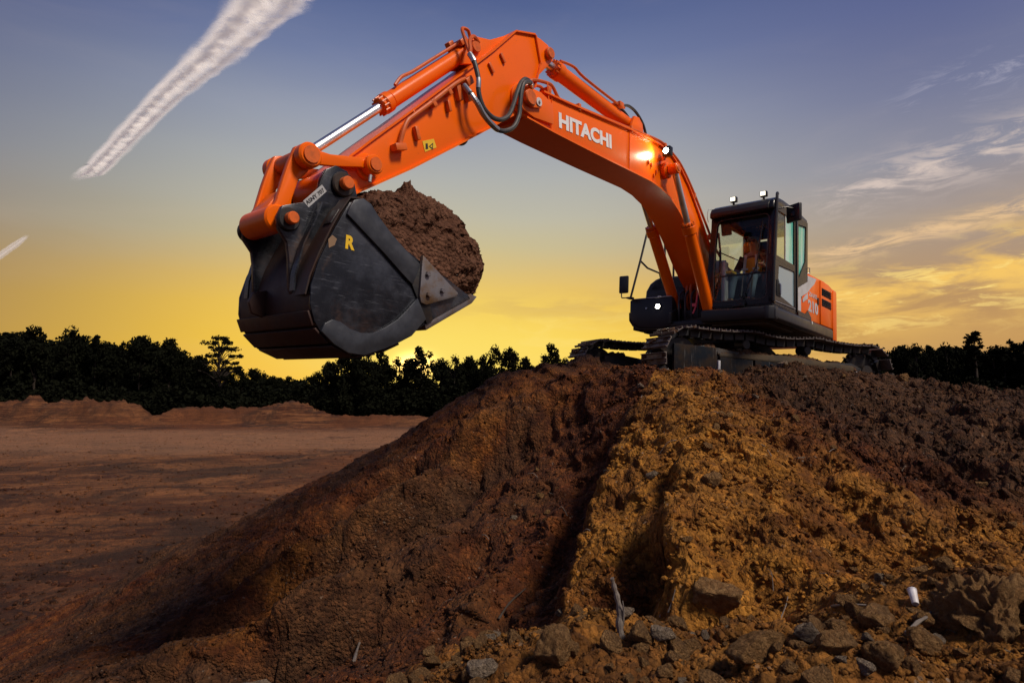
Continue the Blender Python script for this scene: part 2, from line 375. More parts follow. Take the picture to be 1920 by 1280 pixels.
    # pale grit
    gr = g.n('ShaderNodeTexVoronoi', ins={'Vector': v, 'Scale': 16.0, 'Randomness': 1.0})
    grit = g.m('MULTIPLY', g.m('LESS_THAN', gr.outputs['Distance'], .16), g.step(g.noise(v, 2.3, 3), .5, .66))
    col = g.mix(g.m('MULTIPLY', grit, .45), col, (.42, .34, .26))
    n4 = g.noise(v, 55, 5, .7)
    col = g.mix(g.m('MULTIPLY', g.step(n3, .40, .62), .45), col, g.mix(1.0, col, (.38, .36, .34), 'MULTIPLY'))
    h = g.m('ADD', g.m('ADD', g.m('MULTIPLY', n2, .6), g.m('MULTIPLY', n3, .45)), g.m('ADD', g.m('MULTIPLY', n4, .10), g.m('MULTIPLY', grain, .42)))
    put(g, b, Base_Color=col, Roughness=.92, Specular_IOR_Level=.25, Normal=bumpn(g, h, 1.0, .075))
M['soil'] = material('soil', soil)
def guard(g, b):
    v = objco(g)
    col = g.mix(g.step(g.noise(v, 3.5, 7, .65), .38, .66), (.008, .011, .017), (.030, .020, .014))
    st = g.noise(g.n('ShaderNodeMapping', ins={'Vector': v, 'Scale': (34, 3, 2.2), 'Rotation': (0, R(14), 0)}).outputs[0], 1.0, 6, .75)
    col = g.mix(g.m('MULTIPLY', g.step(st, .57, .70), .7), col, (.16, .16, .16))
    put(g, b, Base_Color=col, Roughness=.65, Specular_IOR_Level=.06, Normal=bumpn(g, g.noise(v, 22, 5), .2, .005))
M['guard'] = material('scraped_guard', guard)
def rocksoil(name, a, c, c3, gs=5.0):
    def f(g, b):
        v = objco(g); oi = g.n('ShaderNodeObjectInfo').outputs['Random']
        n1 = g.noise(v, 3.2, 8, .68); n2 = g.noise(v, 14, 8, .7)
        col = g.mix(g.step(n1, .36, .66), a, c)
        col = g.mix(g.m('MULTIPLY', g.step(n2, .5, .72), .6), col, c3)
        col = g.mix(g.m('MULTIPLY', oi, .45), col, tuple(x * .55 for x in a))
        wv = g.n('ShaderNodeTexCoord').outputs['Object']; vv = g.n('ShaderNodeTexVoronoi', ins={'Vector': wv, 'Scale': gs})
        gv = g.n('ShaderNodeSeparateColor', ins={0: vv.outputs['Color']}).outputs[0]
        col = g.mix(.4, col, g.mix(1.0, col, g.ramp(gv, [(0, (.45, .42, .40)), (1, (1.5, 1.45, 1.4))]), 'MULTIPLY'))
        put(g, b, Base_Color=col, Roughness=.95, Specular_IOR_Level=.15, Normal=bumpn(g, g.m('SUBTRACT', g.m('ADD', n1, g.m('MULTIPLY', n2, .7)), g.m('MULTIPLY', vv.outputs['Distance'], .5)), 1.0, .06))
    return material(name, f)
M['rock'] = rocksoil('clay_rock', (.26, .135, .052), (.44, .26, .112), (.15, .068, .026))
M['pale'] = rocksoil('pale_stone', (.30, .225, .16), (.40, .32, .24), (.18, .11, .06))
M['clod'] = rocksoil('brown_clod', (.075, .038, .022), (.15, .085, .050), (.040, .020, .012), 22.0)
M['load'] = rocksoil('bucket_soil', (.135, .062, .038), (.25, .125, .078), (.075, .034, .020), 30.0)
M['wood'] = simple('weathered_wood', (.17, .14, .12), .85, c2=(.07, .05, .038), scale=9, amt=.8, bump=.6, bscale=40, bdist=.01)
M['bark'] = simple('dark_bark', (.045, .032, .024), .9)
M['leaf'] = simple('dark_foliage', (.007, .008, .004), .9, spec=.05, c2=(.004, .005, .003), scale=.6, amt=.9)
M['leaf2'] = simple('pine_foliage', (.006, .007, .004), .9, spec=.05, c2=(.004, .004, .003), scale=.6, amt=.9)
# ---------------------------------------------------------------- terrain
# surveyed points, metres: x right, y away, z relative to the camera's height
GROUND_POINTS = [(3.32,7.2,-0.153),(4.376,6.5,-0.304),(5.066,6.2,-0.395),(2.478,6.6,-0.196),(1.709,6.9,-0.088),(2.878,5.3,-0.56),
(3.764,5,-0.738),(1.867,5,-0.529),(1.621,5.6,-0.356),(1.958,4.3,-0.814),(2.613,4.2,-0.968),(3.398,4.3,-0.991),
(1.309,4.55,-0.672),(1.069,4.1,-0.945),(1.275,3.9,-1.059),(1.02,3.6,-1.271),(1.517,3.7,-1.096),(2.038,3.8,-1.032),
(0.975,3.45,-1.344),(1.43,3.5,-1.208),(1.845,3.45,-1.078),(1.133,3.1,-1.22),(0.233,2.8,-1.09),(0.776,2.75,-1.115),
(1.142,2.8,-1.034),(1.452,2.9,-0.965),(1.794,2.9,-0.894),(2.311,3,-0.852),(0,2.2,-1.007),(0.417,2.1,-0.961),
(0.848,1.9,-0.869),(1.399,1.8,-0.824),(-0.298,3.6,-1.561),(-1.25,4.2,-1.922),(-2.728,5,-2.288),(-4.761,6,-2.745),
(0.14,4.2,-1.415),(0.347,4.6,-1.25),(0.626,5.3,-1.003),(0.95,5.9,-0.723),(1.411,6.9,-0.322),(1.505,8,0.034),
(1.08,9,0.27),(0.195,5.8,-1.337),(0.584,6.9,-1.019),(0.904,7.6,-0.676),(-0.063,7.4,-1.092),(-0.313,6.2,-1.429),
(-0.469,5.1,-1.594),(-0.585,4.4,-1.731),(-0.074,8.7,-0.554),(-0.57,8.4,-0.888),(-1.11,8.2,-1.21),(-1.574,7.2,-1.66),
(-1.606,6.2,-1.938),(-1.555,5.2,-2.046),(0.318,9.3,-0.039),(0.987,9.6,0.205),(-5.837,9.8,-3.102),(-6.744,10,-3.612),
(-7.717,10,-4.055),(-5.173,9.8,-2.702),(-6.755,8.5,-3.719),(-8.783,10,-4.256),(-4.657,9.9,-2.405),(-2.702,8.9,-1.684),
(-3.085,8,-2.173),(-2.974,7,-2.472),(-3.344,6.6,-2.597),(-4.671,7.4,-2.912),(-4.914,6.9,-2.992),(2.134,8.25,0.198),
(2.806,8.4,0.194),(3.672,8.75,0.202),(4.649,9.2,0.205),(5.732,9.7,0.191),(6.244,9.6,0.107),(6.752,9.4,0),
(7.546,9.2,-0.102),(5.635,8.9,0.069),(6.247,8.7,-0.044),(6.888,8.4,-0.136),(1.455,10.6,0.481),(0.875,10.2,0.393),
(-0.025,12.8,-1.507),(-0.625,16.2,-6.2),(0.35,10.2,0.305),(-0.55,12.8,-1.595),(-1.15,16.2,-6.2),(-0.259,10.1,0.173),
(-1.159,12.7,-1.727),(-1.759,16.1,-6.2),(-0.769,10,-0.17),(-1.669,12.6,-2.07),(-2.269,16,-6.2),(-1.363,10,-0.51),
(-2.263,12.6,-2.41),(-2.863,16,-6.2),(-1.869,10,-0.889),(-2.769,12.6,-2.789),(-3.369,16,-6.2),(-2.764,10.2,-1.335),
(-3.664,12.8,-3.235),(-4.264,16.2,-6.2),(-4.112,10.6,-2.006),(-5.012,13.2,-3.906),(-5.612,16.6,-6.2),(-4.726,10.8,-2.356),
(-5.626,13.4,-4.256),(-6.226,16.8,-6.2),(-5.925,11.2,-2.767),(-6.825,13.8,-4.667),(-7.425,17.2,-6.2),(-6.831,11.5,-3.406),
(-7.731,14.1,-5.306),(-8.331,17.5,-6.2),(-7.968,11.8,-4.071),(-8.868,14.4,-5.971),(-9.468,17.8,-6.2),(-9.269,12,-4.721),
(-10.169,14.6,-6.2),(-10.769,18,-6.2),(2.085,8.97,0.112),(4.123,9.794,0.031),(6.162,10.619,-0.03),(1.186,11.195,0.121),
(3.218,12.016,-0.09),(5.255,12.84,-0.2),(3.672,10.905,-0.009),(1.918,10.198,0.216),(5.522,11.654,-0.13),(2.836,12.939,-0.248),
(6.625,12.098,-0.39),(5.861,13.943,-0.707),(0,1,-1.15),(-1.2,0.8,-1.5),(2.5,0,-1.05),(0,-2,-1.2),
(3,-2,-1),(-3,-2,-2.3),(-8,6,-4.2),(-8,2,-3.8),(-5,3,-3.2),(-12,8,-6.2),
(-14,3,-6.2),(-14,-3,-6.2),(-9,-4,-4.5),(5,17.5,-1.9),(10,15.5,-1.4),(16,13,-1.2),
(8,24,-6.2),(20,22,-6.2),(0,20,-6.2),(2,15.3,-1.6),(14,6,0.1),(12,0,0),
(22,6,-1),(28,14,-6),(12,-6,-1),(0,-8,-3),(-8,14,-6.2)]
BLUFF_EDGE = ([(1.534,5.3,-0.337),(1.38,5,-0.487),(1.201,4.7,-0.694),(1,4.25,-0.98),(0.91,3.85,-1.203),(0.891,3.55,-1.354),(0.904,3.3,-1.338)], 0.95, 0.55)
SPUR_EDGE = ([(1.592,7.6,0),(1.205,6.9,-0.322),(0.937,6.3,-0.56),(0.746,5.8,-0.856),(0.549,5.1,-1.176),(0.328,4.6,-1.287),(0.14,4.2,-1.449),(0,3.8,-1.526)], 0.4, 0.8)
UPPER_GULLY = ([(1.62,9,0.27),(0.934,9.1,0.078),(0.304,8.9,-0.189),(-0.65,8.5,-0.827),(-1.558,7.7,-1.521),(-2.357,7.4,-2.01),(-3.127,7.2,-2.309)], 0.66, 0.7)
LOWER_GULLY = ([(0,7.6,-0.995),(-0.722,6.6,-1.467),(-1.371,6.3,-1.815),(-2.195,6,-2.264),(-3.026,5.8,-2.515),(-3.516,5.6,-2.607)], 0.6, 0.6)
RUBBLE_LINE = ([(2.358,8.6,0.258),(2.404,7.6,-0.032),(2.429,6.2,-0.342),(2.456,5,-0.655),(2.579,4.5,-0.889),(3.474,4.3,-0.938)], 0, 0)
MACHINE_AXES = [[-0.66509, 0.7455, 0.04343], [-0.74516, -0.66635, 0.02686], [0.04897, -0.0145, 0.9987]]
MACHINE_ORIGIN = (3.66634, 10.9023, 5.0707)
TRACK_TURN = -0.457258
GOUGES = [[(0.377, 8.833),(-0.661, 8.632),(-1.63, 8.751),(-2.515, 8.292),(-3.343, 8.136),(-3.674, 7.849)],
[(-0.439, 8.611),(-1.335, 7.902),(-2.056, 7.644),(-2.724, 7.402),(-3.282, 7.033),(-3.746, 6.725)],
[(0.0, 6.901),(-0.856, 6.401),(-1.608, 6.044),(-2.329, 5.86)],
[(0.743, 7.057),(0.2, 5.966),(-0.254, 5.089),(-0.414, 3.842)],
[(-1.145, 6.811),(-1.476, 6.303),(-1.993, 5.983),(-2.532, 5.872)]]

def _h(ix, iy, s):
    n = (ix.astype(np.int64) * 374761393 + iy.astype(np.int64) * 668265263 + s * 1274126177) & 0x7fffffff
    n = ((n ^ (n >> 13)) * 1274126177) & 0x7fffffff
    return (n ^ (n >> 16)) & 0xffff
def perlin(x, y, s=0):
    ix = np.floor(x).astype(np.int64); iy = np.floor(y).astype(np.int64); fx = x - ix; fy = y - iy
    u = fx * fx * fx * (fx * (fx * 6 - 15) + 10); v = fy * fy * fy * (fy * (fy * 6 - 15) + 10)
    def gr(dx, dy):
        a = _h(ix + dx, iy + dy, s) * (2 * math.pi / 65536)
        return np.cos(a) * (fx - dx) + np.sin(a) * (fy - dy)
    return ((gr(0, 0) * (1 - u) + gr(1, 0) * u) * (1 - v) + (gr(0, 1) * (1 - u) + gr(1, 1) * u) * v) * 1.5
def fbm(x, y, o=5, s=0, g=.5):
    t = 0; a = 1; 
    for k in range(o): t = t + a * perlin(x * 2 ** k + 17.3 * k, y * 2 ** k - 9.1 * k, s + k); a *= g
    return t
def billow(x, y, o=5, s=0, g=.5):
    t = 0; a = 1
    for k in range(o): t = t + a * (np.abs(perlin(x * 2 ** k + 31.7 * k, y * 2 ** k + 5.3 * k, s + k)) * 2 - .6); a *= g
    return t
GP = np.array(GROUND_POINTS); GX = GP[:, :2]
def _tps(A, B):
    d2 = ((A[:, None, :] - B[None, :, :]) ** 2).sum(2); return .5 * d2 * np.log(d2 + 1e-9)
_n = len(GP); _K = _tps(GX, GX) + np.eye(_n) * .012
_P = np.c_[np.ones(_n), GX]; _A = np.block([[_K, _P], [_P.T, np.zeros((3, 3))]])
_W = np.linalg.solve(_A, np.r_[GP[:, 2], 0, 0, 0])
def side_dist(poly, x, y):
    """distance to a polyline in plan, signed (+ on its left when walking along it), and the position along it 0..1"""
    P = [p[:2] for p in poly]; best = np.full(x.shape, 1e9); sg = np.zeros(x.shape); tt = np.zeros(x.shape); n = len(P) - 1
    for i in range(n):
        ax, ay = P[i]; bx, by = P[i + 1]; ex, ey = bx - ax, by - ay; L2 = ex * ex + ey * ey
        t = np.clip(((x - ax) * ex + (y - ay) * ey) / L2, 0, 1)
        dx = x - ax - t * ex; dy = y - ay - t * ey; d = np.hypot(dx, dy); m = d < best
        best = np.where(m, d, best); sg = np.where(m, np.sign(ex * dy - ey * dx), sg); tt = np.where(m, (i + t) / n, tt)
    return best * sg, tt
sstep = lambda x, a, b: (lambda t: t * t * (3 - 2 * t))(np.clip((x - a) / (b - a), 0, 1))
def mound(x, y):
    """height of the spoil mound above the field"""
    x = np.asarray(x, float); y = np.asarray(y, float)
    r = np.hypot(x, y - 4); z = np.full(x.shape, -8.0); near = r < 34
    xs, ys = x[near], y[near]; out = np.empty(xs.shape)
    for i in range(0, len(xs), 60000):
        q = np.c_[xs[i:i + 60000], ys[i:i + 60000]]
        out[i:i + 60000] = _tps(q, GX) @ _W[:_n] + _W[_n] + q @ _W[_n + 1:]
    wx = xs + .15 * fbm(xs * .9, ys * .9, 4, 5, .6); wy = ys + .15 * fbm(xs * .9, ys * .9, 4, 9, .6)
    # gully walls: the ground steps down beside each edge line and recovers further off
    for (poly, amp, w), rgt, sw in ((BLUFF_EDGE, 1, .13), (SPUR_EDGE, 1, .16), (UPPER_GULLY, -1, .45), (LOWER_GULLY, -1, .40)):
        d, t = side_dist(poly, wx, wy)
        d = -d if rgt == 1 else d            # + on the side that drops
        env = sstep(t, 0, .22 if rgt == 1 else .42) * (1 - sstep(t, .86, 1))
        if poly is BLUFF_EDGE[0]: env = env * (.25 + .75 * sstep(t, .38, .6))
        out -= amp * env * sstep(d, -.03, sw) * np.exp(-np.maximum(d, 0) / w)
        out += .22 * amp * env * np.exp(-(d + .12) ** 2 / .05)
    # long gouges left by the bucket, each with a crumbled lip
    for i, gl in enumerate(GOUGES):
        d, t = side_dist(gl, xs + .5 * (wx - xs) + .05 * fbm(xs * 3, ys * 3, 2, 70), ys + .5 * (wy - ys)); env = sstep(t, .0, .2) * (1 - sstep(t, .85, 1)) * (.7 if i == 3 else 1)
        out += env * (.12 * np.exp(-((d + .08) / .11) ** 2) - .27 * sstep(d, -.05, .24) * np.exp(-np.maximum(d - .2, 0) / .40))
    # runnels down the slopes
    lf = 1 - sstep(xs + .3 * ys - 2.6, -1.2, .6)
    out += lf * .10 * billow((-.67 * xs + .74 * ys) * 1.25 + .3 * fbm(xs * .5, ys * .5, 2, 44), (-.74 * xs - .67 * ys) * .24, 4, 40, .5)
    out += (1 - lf) * .10 * billow(xs * 1.5 + .3 * ys, ys * .42, 4, 48, .55)
    sm = 1 - .5 * (1 - sstep(side_dist(SPUR_EDGE[0], xs, ys)[0], -.3, .1)) * sstep(ys, 3.2, 4.5)      # the left flank is finer soil
    pad = sm * np.clip(1 - np.exp(-((xs - 4.0) ** 2 / 7 + (ys - 11.2) ** 2 / 3.4)), .15, 1)     # packed under the machine
    rub = sstep(xs - 2.0 + .3 * fbm(xs, ys, 2, 77), 0, 1.2) * sstep(ys, 3.2, 4.6) + .8 * (1 - sstep(ys, 2.8, 3.6))
    out += pad * (.045 * billow(xs * 1.5, ys * 1.5, 3, 3) + .034 * fbm(xs * 3.4, ys * 3.4, 4, 21, .6))
    cl = sstep(fbm(xs * .7, ys * .7, 2, 60), -.25, .35) * .6 + .5 + rub * .8
    out += pad * cl * (.35 + .65 * sstep(ys, 2.9, 4.2)) * (.022 * billow(xs * 5, ys * 5, 3, 30, .6) + .019 * billow(xs * 13, ys * 13, 4, 33, .8))
    z[near] = out
    return z + CAMZ - 0.0
def field(x, y):
    f = .09 * fbm(x * .22, y * .5, 5, 90, .6) + .20 * np.maximum(fbm(x * .07, y * .22, 3, 95), 0) 
    f = f + .07 * billow(x * .5, y * 1.6, 5, 99, .6) * np.exp(-np.maximum(y - 15, 0) / 35) + .02 * billow(x * 2, y * 5, 3, 101) * np.exp(-np.maximum(y - 12, 0) / 14)
    return f
def bank(x, y):
    rough = .84 + .20 * fbm(x * .16, y * .2, 5, 120, .65) + .10 * billow(x * .5, y * .5, 3, 122)
    xx = x + 1.5 * fbm(x * .1, y * .1, 2, 125)
    top = 3.7 * sstep(xx, -96, -80) * (1 - sstep(xx, -57, -51)) + 2.75 * sstep(xx, -55, -46) * (1 - sstep(xx, -33, -25)) + 1.25 * sstep(xx, -38, -28) * (1 - sstep(xx, -13, -4))
    c = 90 + 2.0 * np.sin(x * .12) + 1.2 * fbm(x * .08, x * 0, 2, 130)
    return top * rough * (sstep(y, c - 6.5, c - .8) * (1 - sstep(y, c + 1.5, c + 7))) + .12 * billow(x * .8, y * .8, 3, 133) * (top > .3) * np.exp(-((y - c) / 5) ** 2)
def ground_z(x, y):
    x = np.asarray(x, float); y = np.asarray(y, float)
    return np.maximum(mound(x, y), np.maximum(field(x, y), bank(x, y)))

def soil_kinds(x, y, m, f):
    ds, _ = side_dist(SPUR_EDGE[0], x, y); dr, _ = side_dist(RUBBLE_LINE[0], x, y)
    w = .35 * fbm(x * .8, y * .8, 4, 300); d1, t1 = side_dist(BLUFF_EDGE[0], x, y)
    clay = sstep(ds + .35 * w, -.04, .07) * (1 - .92 * sstep(-d1 + .3 * w, .0, .08) * (1 - sstep(-d1, .30, .5)) * sstep(t1, .45, .6)) * sstep(-dr + w * 1.4 + .45, -.15, .9)
    clay = clay * (1 - .65 * sstep(fbm(x * 1.1, y * 1.1, 4, 310), .0, .45))
    clay = np.maximum(clay, .12 * np.exp(-((x - .3) / 1.2) ** 2) * sstep(y, 7.8, 9.2) * (ds < 0))
    clay = np.maximum(clay, .75 * (x > 2) * sstep(y, 3.0, 3.4) * (1 - sstep(y + w, 4.1, 4.6)))
    bench = 1 - sstep(y + w * .6, 2.9, 3.5)
    clay = np.maximum(clay, .5 * bench)
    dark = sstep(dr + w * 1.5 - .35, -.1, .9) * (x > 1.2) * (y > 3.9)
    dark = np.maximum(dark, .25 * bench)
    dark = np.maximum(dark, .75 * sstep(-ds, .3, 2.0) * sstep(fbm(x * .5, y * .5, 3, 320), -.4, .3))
    for pl_, k_ in ((UPPER_GULLY, .25), (LOWER_GULLY, .35)):      # light painted on the gully lips as clay, shade painted dark below them
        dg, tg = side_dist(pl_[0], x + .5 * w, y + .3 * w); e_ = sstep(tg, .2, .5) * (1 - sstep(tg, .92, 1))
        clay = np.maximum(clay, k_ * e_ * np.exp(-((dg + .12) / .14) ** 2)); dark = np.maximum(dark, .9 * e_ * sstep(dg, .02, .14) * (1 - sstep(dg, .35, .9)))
    ism = m > f
    return np.where(ism, clay, 0), np.where(ism, np.clip(dark, 0, 1), 0), np.where(ism, sstep(.35 - (m - f), 0, .35), 1.0)
def build_ground():
    rr = np.r_[np.geomspace(1.15, 15, 640), np.geomspace(15.12, 170, 170)]
    aa = np.radians(np.linspace(-60, 60, 880))
    rg, ag = np.meshgrid(rr, aa, indexing='ij'); x = rg * np.sin(ag); y = rg * np.cos(ag) - 1.5
    x = x.ravel(); y = y.ravel()
    m = mound(x, y); f = field(x, y); b = bank(x, y)
    k = .12
    z = np.maximum(m, np.maximum(f, b))
    ism = m > np.maximum(f, b)
    # lumpy sideways push, so that steep faces are crumbly too
    amp = np.where(ism, .05, 0) * np.clip((np.hypot(x, y) - 1) / 3, .3, 1)
    X = x + amp * (billow(x * 2.6, z * 2.6 + y * 1.1, 4, 200, .6)); Y = y + amp * (billow(y * 2.6 + 9, z * 2.6 + x * .9, 4, 210, .6))
    nr, na = rg.shape; co = np.c_[X, Y, z].astype(np.float32)
    i = (np.arange(nr - 1)[:, None] * na + np.arange(na - 1)[None, :]).ravel()
    F = np.c_[i, i + 1, i + na + 1, i + na]
    cls = np.where(ism, 0, np.where(b > .25, 2, 1)); fc = cls[F].min(1)
    fc = np.where((cls[F] == 0).any(1), 0, np.where((cls[F] == 2).any(1), 2, 1))
    # soil kinds
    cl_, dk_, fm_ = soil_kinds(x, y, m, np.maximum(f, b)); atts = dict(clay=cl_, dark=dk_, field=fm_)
    for c, nm in ((0, 'earth_mound'), (1, 'ground'), (2, 'earth_bank')):
        sel = F[fc == c]; ids, inv = np.unique(sel, return_inverse=True); inv = inv.reshape(-1)
        me = bpy.data.meshes.new(nm); me.vertices.add(len(ids)); me.vertices.foreach_set('co', co[ids].ravel())
        me.loops.add(len(inv)); me.loops.foreach_set('vertex_index', inv.astype(np.int32))
        me.polygons.add(len(sel)); me.polygons.foreach_set('loop_start', np.arange(0, len(inv), 4, dtype=np.int32)); me.polygons.foreach_set('loop_total', np.full(len(sel), 4, dtype=np.int32))
        me.polygons.foreach_set('use_smooth', np.ones(len(sel), bool)); me.update(calc_edges=True)
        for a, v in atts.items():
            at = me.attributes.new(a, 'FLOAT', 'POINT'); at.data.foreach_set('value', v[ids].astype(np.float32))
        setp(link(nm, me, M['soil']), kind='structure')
    # the plain beyond, out to the horizon
    mb = MB(); n = 96
    v = [(0, 0, -.35)] + [(rad * math.cos(2 * math.pi * k / n), rad * math.sin(2 * math.pi * k / n), -.35) for rad in (170, 600, 6000) for k in range(n)]
    fs = [(0, 1 + k, 1 + (k + 1) % n) for k in range(n)] + [(1 + j * n + k, 1 + (j + 1) * n + k, 1 + (j + 1) * n + (k + 1) % n, 1 + j * n + (k + 1) % n) for j in (0, 1) for k in range(n)]
    mb.poly(v, fs, False); o = mb.build('plain', M['soil']); setp(o, kind='structure')
    at = o.data.attributes.new('field', 'FLOAT', 'POINT'); at.data.foreach_set('value', np.ones(len(o.data.vertices), np.float32))
build_ground()
# ---------------------------------------------------------------- the excavator (machine frame: x forward, y left, z up, metres)
MW = Matrix.Translation(MACHINE_ORIGIN) @ Matrix(MACHINE_AXES).to_4x4()
EX = empty('excavator', label='orange excavator with raised boom standing on top of the earth mound', cat='excavator', mat=MW)
O_, K_ = M['orange'], M['black']

# boom -------------------------------------------------
BT = [(5.86, 2.97), (5.80, 3.06), (5.68, 3.13), (5.45, 3.17), (5.0, 3.22), (4.3, 3.315), (3.61, 3.41), (3.11, 3.465), (2.76, 3.485), (2.4, 3.44), (2.13, 3.33), (1.86, 3.15), (1.52, 2.83), (1.18, 2.47), (.85, 2.17), (.5, 1.95), (.2, 1.84), (0, 1.80)]
BB = [(5.86, 2.88), (5.80, 2.82), (5.72, 2.785), (5.26, 2.79), (4.71, 2.81), (4.1, 2.835), (3.58, 2.86), (3.04, 2.885), (2.73, 2.865), (2.45, 2.80), (2.2, 2.69), (1.95, 2.53), (1.69, 2.32), (1.4, 2.05), (1.1, 1.82), (.8, 1.63), (.4, 1.48), (0, 1.45)]
boom = MB().prism(BT + [(-.10, 1.74), (-.14, 1.63), (-.10, 1.51)] + BB[::-1], -.215, .215).build('boom', O_, EX, .006)
MB().strip(BT[3:][::-1], -.245, .245, .020).build('top_flange', O_, boom)
MB().strip(BB[2:], -.245, .245, .020).build('bottom_flange', O_, boom)
for x0, z0, x1, z1 in ((3.60, 3.405, 3.575, 2.87), (5.285, 3.185, 5.27, 2.80)):
    MB().beam((x0, .2175, z0), (x1, .2175, z1), .006, .018, up=(0, 1, 0), bevel=False).build('weld_seam', O_, boom)
for s in (1, -1):
    # fork cheek at the boom tip with its pin, lock plate and doubler ribs
    ck = MB().prism([(5.90, 2.93), (5.86, 3.03), (5.74, 3.11), (5.52, 3.13), (5.30, 3.08), (5.28, 2.85), (5.62, 2.80), (5.80, 2.82), (5.88, 2.87)], s * .215, s * .262).build('fork_cheek', O_, boom, .006)
    MB().cyl((5.745, s * .262, 2.965), (5.745, s * .325, 2.965), .088, 28, cham=.012).build('pin_boss', M['pin'], ck)
    MB().prism([(5.82, 3.01), (5.74, 3.045), (5.56, 3.03), (5.54, 2.93), (5.68, 2.88), (5.80, 2.90)], s * .264, s * .30).build('lock_plate', O_, ck, .004)
    MB().cyl((5.605, s * .30, 2.972), (5.605, s * .312, 2.972), .047, 24).cyl((5.605, s * .31, 2.972), (5.605, s * .33, 2.972), .016, 6).build('washer', M['plastic'], ck)
    MB().beam((5.80, s * .25, 2.87), (5.46, s * .25, 2.912), .012, .02, up=(0, 1, 0), bevel=False).build('rib', M['pin'], ck)
    MB().beam((5.78, s * .25, 2.825), (5.37, s * .25, 2.845), .012, .02, up=(0, 1, 0), bevel=False).build('rib', M['pin'], ck)
def text_mesh(body, size, bold=0.0, ext=.002):
    cu = bpy.data.curves.new('t', 'FONT'); cu.body = body; cu.size = 1; cu.offset = bold; cu.extrude = 0; cu.resolution_u = 4
    ob = bpy.data.objects.new('t', cu); COL.objects.link(ob); bpy.context.view_layer.update()
    me = bpy.data.meshes.new_from_object(ob.evaluated_get(bpy.context.evaluated_depsgraph_get()))
    bpy.data.objects.remove(ob); bpy.data.curves.remove(cu)
    bm = bmesh.new(); bm.from_mesh(me); xs = [v.co.x for v in bm.verts]; ys = [v.co.y for v in bm.verts]
    x0, x1, y0, y1 = min(xs), max(xs), min(ys), max(ys)
    for v in bm.verts: v.co.x = (v.co.x - x0) / (x1 - x0); v.co.y = (v.co.y - y0) / (y1 - y0)
    r_ = bmesh.ops.extrude_face_region(bm, geom=bm.faces[:]); 
    for v in r_['geom']:
        if isinstance(v, bmesh.types.BMVert): v.co.z += 1
    return bm
def text_on(name, body, c0, c1, h, y, mat, parent, bold=0.0, nrm=1, thick=.003, slant=0.0):
    """letters on a side plane y, baseline from c0 to c1 (x,z), height h"""
    bm = text_mesh(body, 1, bold); c0 = Vector(c0); c1 = Vector(c1); e = c1 - c0; up = Vector((-e.y, e.x)).normalized()
    if up.y < 0: up = -up
    for v in bm.verts:
        p = c0 + e * (v.co.x + slant * v.co.y * h / e.length) + up * h * v.co.y; v.co = Vector((p.x, y + nrm * thick * v.co.z, p.y))
    me = bpy.data.meshes.new(name); bmesh.ops.recalc_face_normals(bm, faces=bm.faces)
    for f in bm.faces: f.smooth = False
    bm.to_mesh(me); bm.free()
    return link(name, me, mat, parent)
text_on('lettering', 'HITACHI', (5.125, 2.880), (4.015, 3.005), .185, .217, M['white'], boom, .045, thick=.004)
# pipes running over the boom
pa = smooth_path([(5.72, .20, 3.11), (5.62, .2, 3.25), (5.36, .2, 3.33), (5.25, .2, 3.33), (5.13, .2, 3.24), (5.0, .2, 3.25), (4.57, .2, 3.31), (3.6, .2, 3.45), (2.92, .2, 3.55), (2.62, .2, 3.57), (2.35, .2, 3.52), (2.05, .2, 3.42), (1.65, .2, 3.15), (1.2, .2, 2.76), (.85, .2, 2.45), (.6, .2, 2.3)], 5)
MB().tube(pa, .020, 8).build('pipe', M['hose_red'], boom)
pb = smooth_path([(5.60, .12, 3.22), (5.40, .12, 3.30), (5.30, .12, 3.28), (5.18, .12, 3.20), (4.9, .12, 3.265), (4.0, .12, 3.40), (3.1, .12, 3.52), (2.5, .12, 3.53), (2.1, .12, 3.38), (1.6, .12, 3.05), (1.1, .12, 2.6), (.7, .12, 2.35)], 5)
MB().tube(pb, .018, 8).build('pipe', M['hose_red'], boom)
MB().tube([(p[0], -p[1], p[2]) for p in pb], .018, 8).build('pipe', M['hose_red'], boom)
for x, z in ((5.33, 3.24), (4.75, 3.27), (3.55, 3.44), (2.6, 3.53), (1.62, 3.06), (1.05, 2.52)):
    MB().box(x - .025, x + .025, .09, .235, z - .035, z + .05).build('pipe_clamp', M['pin'], boom, .006)
MB().beam((5.36, .21, 3.33), (5.33, .235, 2.98), .03, .012).build('pipe_bracket', O_, boom)
# small welded lugs on the flank
for x, z in ((2.86, 3.06), (2.93, 2.98), (3.0, 3.12), (3.08, 3.13)):
    MB().obox((x, .226, z), (.018, .022, .06), Matrix.Rotation(.1, 3, 'Y')).build('lug', M['pin'], boom, .003)
# work lamp on the boom
bl = MB().box(2.70, 2.80, .28, .40, 3.30, 3.44).build('work_lamp', M['cab'], boom, .012)
MB().cyl((2.80, .34, 3.37), (2.812, .34, 3.37), .040, 20).build('lamp_lens', M['lamp'], bl)
MB().box(2.73, 2.77, .2, .30, 3.26, 3.31).build('lamp_bracket', M['pin'], bl, .004)
def lamp_light(name, loc, aim, power, parent, spot=130, size=.04):
    l = bpy.data.lights.new(name, 'SPOT'); l.energy = power; l.color = (1, .86, .62); l.spot_size = R(spot); l.spot_blend = .6; l.shadow_soft_size = size
    o = bpy.data.objects.new(name, l); COL.objects.link(o); o.parent = parent; o.location = loc
    o.rotation_euler = (Vector(aim) - Vector(loc)).to_track_quat('-Z', 'Y').to_euler()
lamp_light('boom_lamp_light', (2.86, .35, 3.36), (3.9, .42, 3.0), 20, EX, 150, .05)

